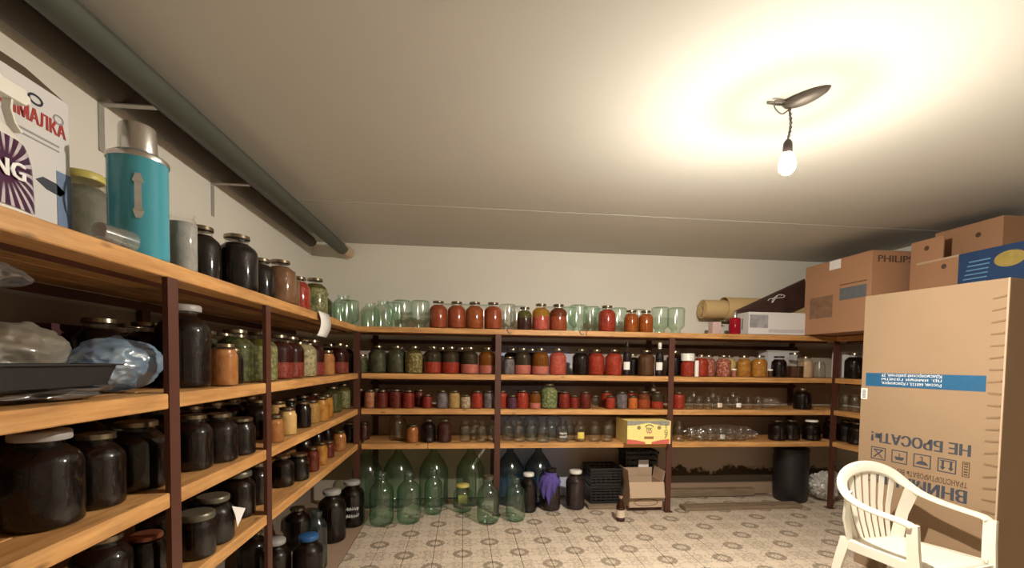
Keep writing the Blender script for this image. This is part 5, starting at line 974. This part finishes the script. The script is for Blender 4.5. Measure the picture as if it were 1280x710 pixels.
part('lid', MB().lathe([(.160, .503), (.160, .525), (.152, .532), (0, .532)], 30), M['black_plastic'], br_, True)
# small dark bottle on the floor
sb = thing('small_bottle', 'small brown bottle with cream label standing on the tiles', 'bottle', (1.345, 3.735, 0), -.3)
part('body', MB().lathe([(0, .001), (.033, 0), (.036, .005), (.036, .125), (.030, .145), (.016, .168), (.0135, .178), (.0135, .205)], 20), glass('brown_glass', (.25, .12, .06), (.06, .02, .012), .5), sb, True)
part('paper_label', MB().lathe([(.0366, .035), (.0366, .1)], 20, cap=False), M['cream_paper'], sb, True)
part('cap', MB().lathe([(.016, .195), (.016, .213), (0, .214)], 14), plain('cap_pink', (.4, .22, .17), .5), sb, True)

# ------------------------------------------------------------------ bags and cloth
def crumple(name, label, cat, center, size, m, seed, amp=.16, flat=True, freq=2.2, knot=None, floor_z=None, lev=5):
    bm = bmesh.new(); bmesh.ops.create_icosphere(bm, subdivisions=lev, radius=1); off = Vector((seed*7.3, seed*3.1, seed*1.7))
    for v in bm.verts:
        p = v.co.normalized(); n = noise.turbulence(p*freq+off, 4, False, noise_basis='PERLIN_ORIGINAL'); rdg = abs(noise.noise(p*freq*1.8+off))
        fine = abs(noise.noise(p*freq*4.5+off)); r = 1 + amp*(n-.6) - amp*1.1*(.3-min(.3, rdg)) - amp*.5*(.22-min(.22, fine)); q = p*r
        v.co = Vector((q.x*size[0], q.y*size[1], q.z*size[2]))
    if floor_z is not None:
        for v in bm.verts: v.co.z = max(v.co.z, floor_z-center[2])
    me = bpy.data.meshes.new(name); bm.to_mesh(me); bm.free(); smooth(me, 70)
    o = place(name, me, m, loc=center); return tag(o, label, cat)
M['film_clear'] = film('film_clear', (.75, .72, .68), .06, gloss=.15); M['film_grey'] = film('film_grey', (.42, .38, .31), .8); M['film_blue'] = film('film_blue', (.36, .52, .70), .72, (.55, .75, .98)); M['film_white'] = film('film_white', (.85, .82, .78), .85)
M['film_dull'] = film('film_dull', (.20, .18, .17), .75)
crumple('plastic_bag', 'crumpled blue plastic bag on left rack by the post', 'bag', (-1.02, 1.475, 1.318), (.10, .145, .085), M['film_blue'], 1, .11, floor_z=1.235)
crumple('plastic_bag', 'bulging grey plastic bag on left rack behind black tray', 'bag', (-1.16, 1.29, 1.335), (.12, .17, .10), M['film_grey'], 2, .12, floor_z=1.235)
crumple('plastic_bag', 'thin clear film crumpled under the black tray on left rack', 'bag', (-.985, 1.20, 1.256), (.085, .22, .028), M['film_dull'], 3, .3, floor_z=1.235, lev=3)
crumple('plastic_bag', 'dull plastic bag hanging under the left rack top shelf', 'bag', (-.985, 1.03, 1.508), (.07, .14, .036), M['film_dull'], 4, .25, lev=3)
tr_ = thing('tray', 'shallow black plastic tray on the bags in left rack', 'tray', (-.955, 1.085, 1.268), 0)
ty = MB(); a_, b_ = .055, .21
for (lo, hi) in (((-a_*.85, -b_*.92, 0), (a_*.85, b_*.92, .004)),): ty.box(lo, hi)
def wall4(mb, a, b, h, k):
    A = [(-a*k, -b*k, .0), (a*k, -b*k, 0), (a*k, b*k, 0), (-a*k, b*k, 0)]; B = [(-a, -b, h), (a, -b, h), (a, b, h), (-a, b, h)]; t = .004
    for i in range(4):
        j = (i+1) % 4; n = Vector(((A[i][0]+A[j][0]), (A[i][1]+A[j][1]), 0)).normalized()*t
        q = [Vector(A[i]), Vector(A[j]), Vector(B[j]), Vector(B[i])]; mb.add(q + [p - n for p in q], [(0,1,2,3),(7,6,5,4),(0,1,5,4),(1,2,6,5),(2,3,7,6),(3,0,4,7)])
wall4(ty, a_, b_, .05, .88); part('body', ty, M['black_plastic'], tr_)
rm = MB(); rm.box((-a_-.012, -b_-.012, .05), (-a_+.003, b_+.012, .054)); rm.box((a_-.003, -b_-.012, .05), (a_+.012, b_+.012, .054)); rm.box((-a_, -b_-.012, .05), (a_, -b_+.003, .054)); rm.box((-a_, b_-.003, .05), (a_, b_+.012, .054)); part('rim', rm, M['black_plastic'], tr_)
crx = thing('wooden_crate', 'dark red box with wooden edge behind bags in left rack', 'box', (-1.368, 1.60, 1.234), 0)
part('body', MB().box((0, 0, 0), (.07, .23, .21)), plain('dark_red', (.05, .006, .006), .7), crx, bev=.003); part('edge_board', MB().box((0, .232, 0), (.075, .25, .205)), M['shelf_wood'], crx)
crumple('plastic_bag', 'crumpled white plastic sack on the floor by the corner post', 'bag', (3.58, 4.14, .17), (.19, .135, .17), M['film_white'], 5, .3, floor_z=.002)
crumple('plastic_bag', 'clear sack of small jars on third shelf, right end', 'bag', (2.92, 4.09, .987), (.13, .09, .058), M['film_clear'], 6, .2, floor_z=.934)
crumple('plastic_bag', 'long clear sack of small jars lying on fourth shelf', 'bag', (2.42, 4.07, .70), (.40, .12, .085), M['film_clear'], 7, .16, floor_z=.637)
# purple rag over the juice bottle
rag_c = None
for (x, y, z, t, c, lid, sw, sh, note, nm, cat, lab, grp) in JARS:
    if t == 'j5' and c == 'dkpurple' and lid == 'blk': rag_c = (x, y, sw, sh)
if rag_c:
    rx, ry, sw, sh = rag_c; vs = []; fs = []; na, nz_ = 30, 18
    prof = PROF['j5']
    def rad_at(z):
        for (r0, a), (r1, b) in zip(prof, prof[1:]):
            if a <= z <= b: return r0+(r1-r0)*(z-a)/(b-a)
        return .05
    for i in range(na+1):
        a = math.radians(-195 + 150*i/na); low = .10 + .09*abs(math.sin(i*.55)) + .05*math.sin(i*.21+1) + (.07 if i > 20 else 0)
        for j in range(nz_+1):
            z = .345 - (.345-low)*j/nz_; zr = min(z/sh, .285); r = max(rad_at(zr)*sw, .05) + .010 + .010*(j/nz_)*(1+math.sin(i*1.15+j*.2)) + .006*noise.noise(Vector((i*.4, j*.4, 3)))
            vs.append((rx+r*math.cos(a), ry+r*math.sin(a), z))
    for i in range(na):
        for j in range(nz_):
            o = i*(nz_+1)+j; fs.append((o, o+1, o+nz_+2, o+nz_+1))
    rg = part('rag', MB().add(vs, fs), M['rag'], sm=True, ang=80); tag(rg, 'purple rag draped over a dark bottle on the floor', 'cloth')
    sol = rg.modifiers.new('solid', 'SOLIDIFY'); sol.thickness = .003
# paper notes
nv = []; nf = []
for i in range(9):
    u = i/8; zz = 1.632 - .15*u; xx = -.868 + .014*math.sin(u*PI) - .02*(u-.5)*0
    nv += [(xx, 2.86-.03*u+.02*math.sin(u*3), zz), (xx+.004, 3.06-.06*u+.03*math.sin(u*3), zz-.002)]
for i in range(8): nf.append((2*i, 2*i+1, 2*i+3, 2*i+2))
nt_ = part('paper_note', MB().add(nv, nf), M['paper'], sm=True); nt_.modifiers.new('solid', 'SOLIDIFY').thickness = .0006
tag(nt_, 'white paper note hanging from the left rack top shelf edge', 'paper')
nt2 = part('paper_note', MB().add([(-.876, 1.83, .775), (-.872, 1.93, .735), (-.868, 1.855, .685), (-.874, 1.85, .735)], [(0, 1, 2, 3)]), M['paper']); nt2.modifiers.new('solid', 'SOLIDIFY').thickness = .0006
tag(nt2, 'small white paper slip stuck between dark jars, left rack', 'paper')

# ------------------------------------------------------------------ things on the near end of the left rack
fk = thing('vacuum_flask', 'large turquoise vacuum flask with steel cup on left rack top', 'flask', (-.955, 1.475, 1.627), 0)
R_ = .072
part('body', MB().lathe([(0, .001), (R_*.98, 0), (R_, .006), (R_, .275), (R_*1.03, .279), (R_*1.03, .289), (R_*.9, .298), (R_*.62, .306), (R_*.62, .312)], 40), M['teal_enamel'], fk, True)
part('rim', MB().lathe([(R_*1.035, .278), (R_*1.05, .284), (R_*1.035, .291), (R_*.8, .302), (R_*.6, .306)], 40, cap=False), M['steel'], fk, True)
part('cup', MB().lathe([(.046, .304), (.047, .31), (.045, .375), (.043, .383), (.038, .386), (0, .385)], 32), M['steel'], fk, True)
hd = MB(); am = math.radians(-58)
def hp_(a, z, d): return ((R_+d)*math.cos(am+a), (R_+d)*math.sin(am+a), z)
hd.ribbon([hp_(0, .105, .002), hp_(0, .125, .003), hp_(0, .132, .010), hp_(0, .165, .017), hp_(0, .20, .010), hp_(0, .207, .003), hp_(0, .23, .002)], [.012, .026, .016, .016, .016, .026, .012], .003, [(-math.sin(am), math.cos(am), 0)]*7)
part('handle', hd, M['grey_steel'], fk, True)
tg_ = tag(part('tumbler', MB().lathe([(0, .001), (.024, 0), (.030, .085), (.0285, .085), (.0225, .004), (0, .004)], 20, cap=False), glass('tumbler_glass', (.9, .9, .88), (.5, .5, .48), .12), sm=True), 'clear plastic tumbler lying on its side beside the turquoise flask', 'glass')
tg_.rotation_euler = (math.radians(-95), 0, math.radians(-14)); tg_.location = (-.915, 1.265, 1.654)
jx = thing('appliance_carton', 'white juicer carton with red lettering at near end of left rack', 'box', (-1.075, .86, 1.629), PI/2)
part('body', MB().box((0, 0, 0), (.535, .24, .395)), M['carton_white'], jx, bev=.004)
text('printed_text', 'СОКОВЫЖИМАЛКА', .05, M['ink_red'], jx, (.16, -.0008, .292), width=.36, bold=.0015)
part('print_lines', MB().box((.36, -.0012, .262), (.50, .001, .267)).box((.34, -.0012, .25), (.50, .001, .254)), plain('print_lines', (.3, .3, .3), .6), jx)
part('top_flap', MB().box((0, 0, 0), (.53, .004, .13), Matrix.Translation((0, .004, .395)) @ Matrix.Rotation(math.radians(-48), 4, 'X')), plain('flap_inside', (.13, .09, .055), .8), jx)
part('blue_side', MB().box((.49, -.0012, .0), (.534, .001, .2)), plain('print_side_blue', (.16, .22, .36), .5, var=.2), jx)
part('oval_mark', MB().tube([(.435+.018*math.cos(a), -.001, .352+.011*math.sin(a)) for a in [2*PI*k/16 for k in range(17)]], .003, 4), M['ink_dark'], jx)
part('oval_mark', MB().tube([(.50+.014*math.cos(a), -.001, .335+.011*math.sin(a)) for a in [2*PI*k/16 for k in range(17)]], .002, 4), plain('mark_grey', (.35, .35, .37), .6), jx)
part('picture_print', MB().box((.29, -.0012, .07), (.40, .001, .20)), plain('print_plum', (.10, .05, .06), .5, var=.4), jx)
part('picture_print', poly2d(MB(), [(.43, .155), (.46, .14), (.50, .135), (.515, .15), (.49, .165), (.45, .168)], .0012), M['ink_dark'], jx)
# spray bottle: label faces the room
sp = thing('spray_bottle', 'white trigger spray bottle with purple rayed label, leftmost on top shelf', 'bottle', (-.965, 1.045, 1.627), PI/2)
part('body', MB().lathe([(.96, 0), (1.0, .008), (1.0, .05), (.96, .13), (.80, .17), (.42, .198), (.20, .206), (.17, .225), (.17, .232)], 32, Matrix.Diagonal((.098, .036, 1, 1))), M['white_plastic'], sp, True)
def rays():
    m, nt, out = newmat('purple_rays'); tc = nt.nodes.new('ShaderNodeTexCoord'); sx = node(nt, 'ShaderNodeSeparateXYZ', Vector=tc.outputs['Object'])
    a = math_(nt, 'ARCTAN2', math_(nt, 'SUBTRACT', sx.outputs[2], .095), sx.outputs[0]); s = ramp(nt, math_(nt, 'SINE', math_(nt, 'MULTIPLY', a, 22.0)), .25, .5)
    r = math_(nt, 'SQRT', math_(nt, 'ADD', math_(nt, 'POWER', sx.outputs[0], 2.0), math_(nt, 'POWER', math_(nt, 'SUBTRACT', sx.outputs[2], .095), 2.0)))
    k = math_(nt, 'MULTIPLY', s, ramp(nt, r, .03, .05)); finish(nt, out, mix(nt, k, (.06, .012, .05), (.55, .5, .55)), .25); return m
lv_ = []; lf_ = []
def sr(z): return 1.0 if z < .05 else 1.0-.04*(z-.05)/.08 if z < .13 else .96-.16*(z-.13)/.04
for i in range(17):
    a = math.radians(-172+164*i/16)
    for j in range(9):
        e = math.sqrt(max(0, 1-((i-8)/8.2)**6)); z = .092 + .072*e*(j-4)/4; lv_.append((.0995*sr(z)*math.cos(a), .0385*sr(z)*math.sin(a), z))
for i in range(16):
    for j in range(8): o = i*9+j; lf_.append((o, o+9, o+10, o+1))
part('purple_label', MB().add(lv_, lf_), rays(), sp, True)
text('printed_text', 'BANG', .05, M['ink_white'], sp, (-.085, -.0412, .078), width=.125, bold=.002)
hdm = MB(); hdm.box((-.028, -.016, .228), (.022, .016, .262)); hdm.box((.0, -.014, .255), (.085, .014, .29)); hdm.box((-.055, -.015, .262), (.03, .015, .292)); hdm.box((.085, -.008, .264), (.10, .008, .284))
part('trigger_head', hdm, M['white_plastic'], sp, bev=.006, sm=True); part('trigger', MB().ribbon([(.055, 0, .257), (.052, 0, .235), (.06, 0, .21), (.075, 0, .195)], .018, .006, [(0, 1, 0)]*4), M['white_plastic'], sp, True)

# ------------------------------------------------------------------ white monobloc chair
ch = thing('plastic_chair', 'white moulded plastic armchair in front of the tall cardboard box', 'chair', (2.375, 2.18, 0), .087); ch.scale = (.91, .91, .91)
half = [(-.262, -.225, .628), (-.275, -.19, .645), (-.285, -.05, .652), (-.283, .06, .664), (-.268, .15, .690), (-.238, .215, .735), (-.185, .252, .785), (-.10, .273, .818), (0, .28, .830)]
path = half + [(-x, y, z) for x, y, z in reversed(half[:-1])]
pts = spline(path, 5); n = len(pts); wv = []; wd = []
for p in pts:
    k = min(1, max(0, (p.z-.655)/.10)); side = -1 if p.x < 0 else 1
    rad = Vector((p.x, 0, (p.z-.60))).normalized(); arm = Vector((side, 0, 0)); v = arm*(1-k)+Vector((rad.x, .25*rad.z, rad.z))*k
    if v.length < .01: v = Vector((0, 0, 1))
    wv.append(v.normalized()); wd.append(.066 + .026*k)
# keep the strip from flipping over at the crown: use one consistent side
for i in range(1, n):
    if wv[i].dot(wv[i-1]) < 0: wv[i] = -wv[i]
fr_ = part('frame_loop', MB().ribbon(pts, wd, .032, wv), M['chair_plastic'], ch, True, ang=60, bev=0)
fr_.modifiers.new('sub', 'SUBSURF').levels = 1; fr_.modifiers['sub'].render_levels = 1
# seat: dished grid with rolled front
vs = []; fs = []; nu, nv_ = 14, 14
for i in range(nu+1):
    for j in range(nv_+1):
        u = -1+2*i/nu; v = j/nv_; hw = .235-.035*v; y = -.255+.465*v; z = .425-.03*v-.012*(1-u*u)*math.sin(PI*min(1, v*1.05)) - .05*max(0, .12-v)**1*4*(.12-v)/.12
        if abs(u) > .9: z -= .0
        vs.append((u*hw, y - .02*(1-u*u)*(1-v), z))
for i in range(nu):
    for j in range(nv_): o = i*(nv_+1)+j; fs.append((o, o+nv_+1, o+nv_+2, o+1))
st = part('seat', MB().add(vs, fs), M['chair_plastic'], ch, True, ang=70); so = st.modifiers.new('solid', 'SOLIDIFY'); so.thickness = .012; so.offset = -1
for s in (-1, 1):
    part('side_skirt', MB().ribbon([(s*.238, -.245, .40), (s*.225, -.05, .387), (s*.212, .10, .375), (s*.20, .215, .368)], .055, .010, [(0, 0, 1)]*4), M['chair_plastic'], ch, True)
    part('leg', MB().ribbon([(s*.264, -.232, .645), (s*.258, -.236, .52), (s*.252, -.244, .40), (s*.262, -.275, 0)], [.06, .062, .066, .042], .024, [(.0, 1, 0)]*4), M['chair_plastic'], ch, True)
    part('leg', MB().ribbon([(s*.198, .205, .40), (s*.212, .235, .25), (s*.235, .275, 0)], [.066, .06, .04], .024, [(0, 1, 0)]*3), M['chair_plastic'], ch, True)
part('front_skirt', MB().ribbon([(-.238, -.262, .388), (0, -.282, .378), (.238, -.262, .388)], .045, .010, [(0, 0, 1)]*3), M['chair_plastic'], ch, True)
def loop_pt(k):       # point on the arch of the loop for slat k in -3..3
    xs = k*.062; best = min(pts, key=lambda p: abs(p.x-xs) + (10 if p.z < .70 else 0)); return Vector((xs, best.y, best.z-.012))
for k in range(-3, 4):
    top = loop_pt(k); bot = Vector((k*.041, .205, .385)); mid = (top+bot)/2 + Vector((0, .018, 0))
    part('slat', MB().ribbon([bot, (bot+mid)/2+Vector((0, .006, 0)), mid, (top+mid)/2, top], [.026, .030, .034, .038, .04], .008, [(1, 0, 0)]*5), M['chair_plastic'], ch, True)
for s in (-1, 1):
    a = Vector((s*.175, .20, .385)); b = Vector((s*.236, .17, .70))
    part('back_stile', MB().ribbon([a, (a+b)/2+Vector((s*.008, .02, 0)), b], [.075, .07, .085], .014, [(1, -.45*s, 0)]*3), M['chair_plastic'], ch, True)
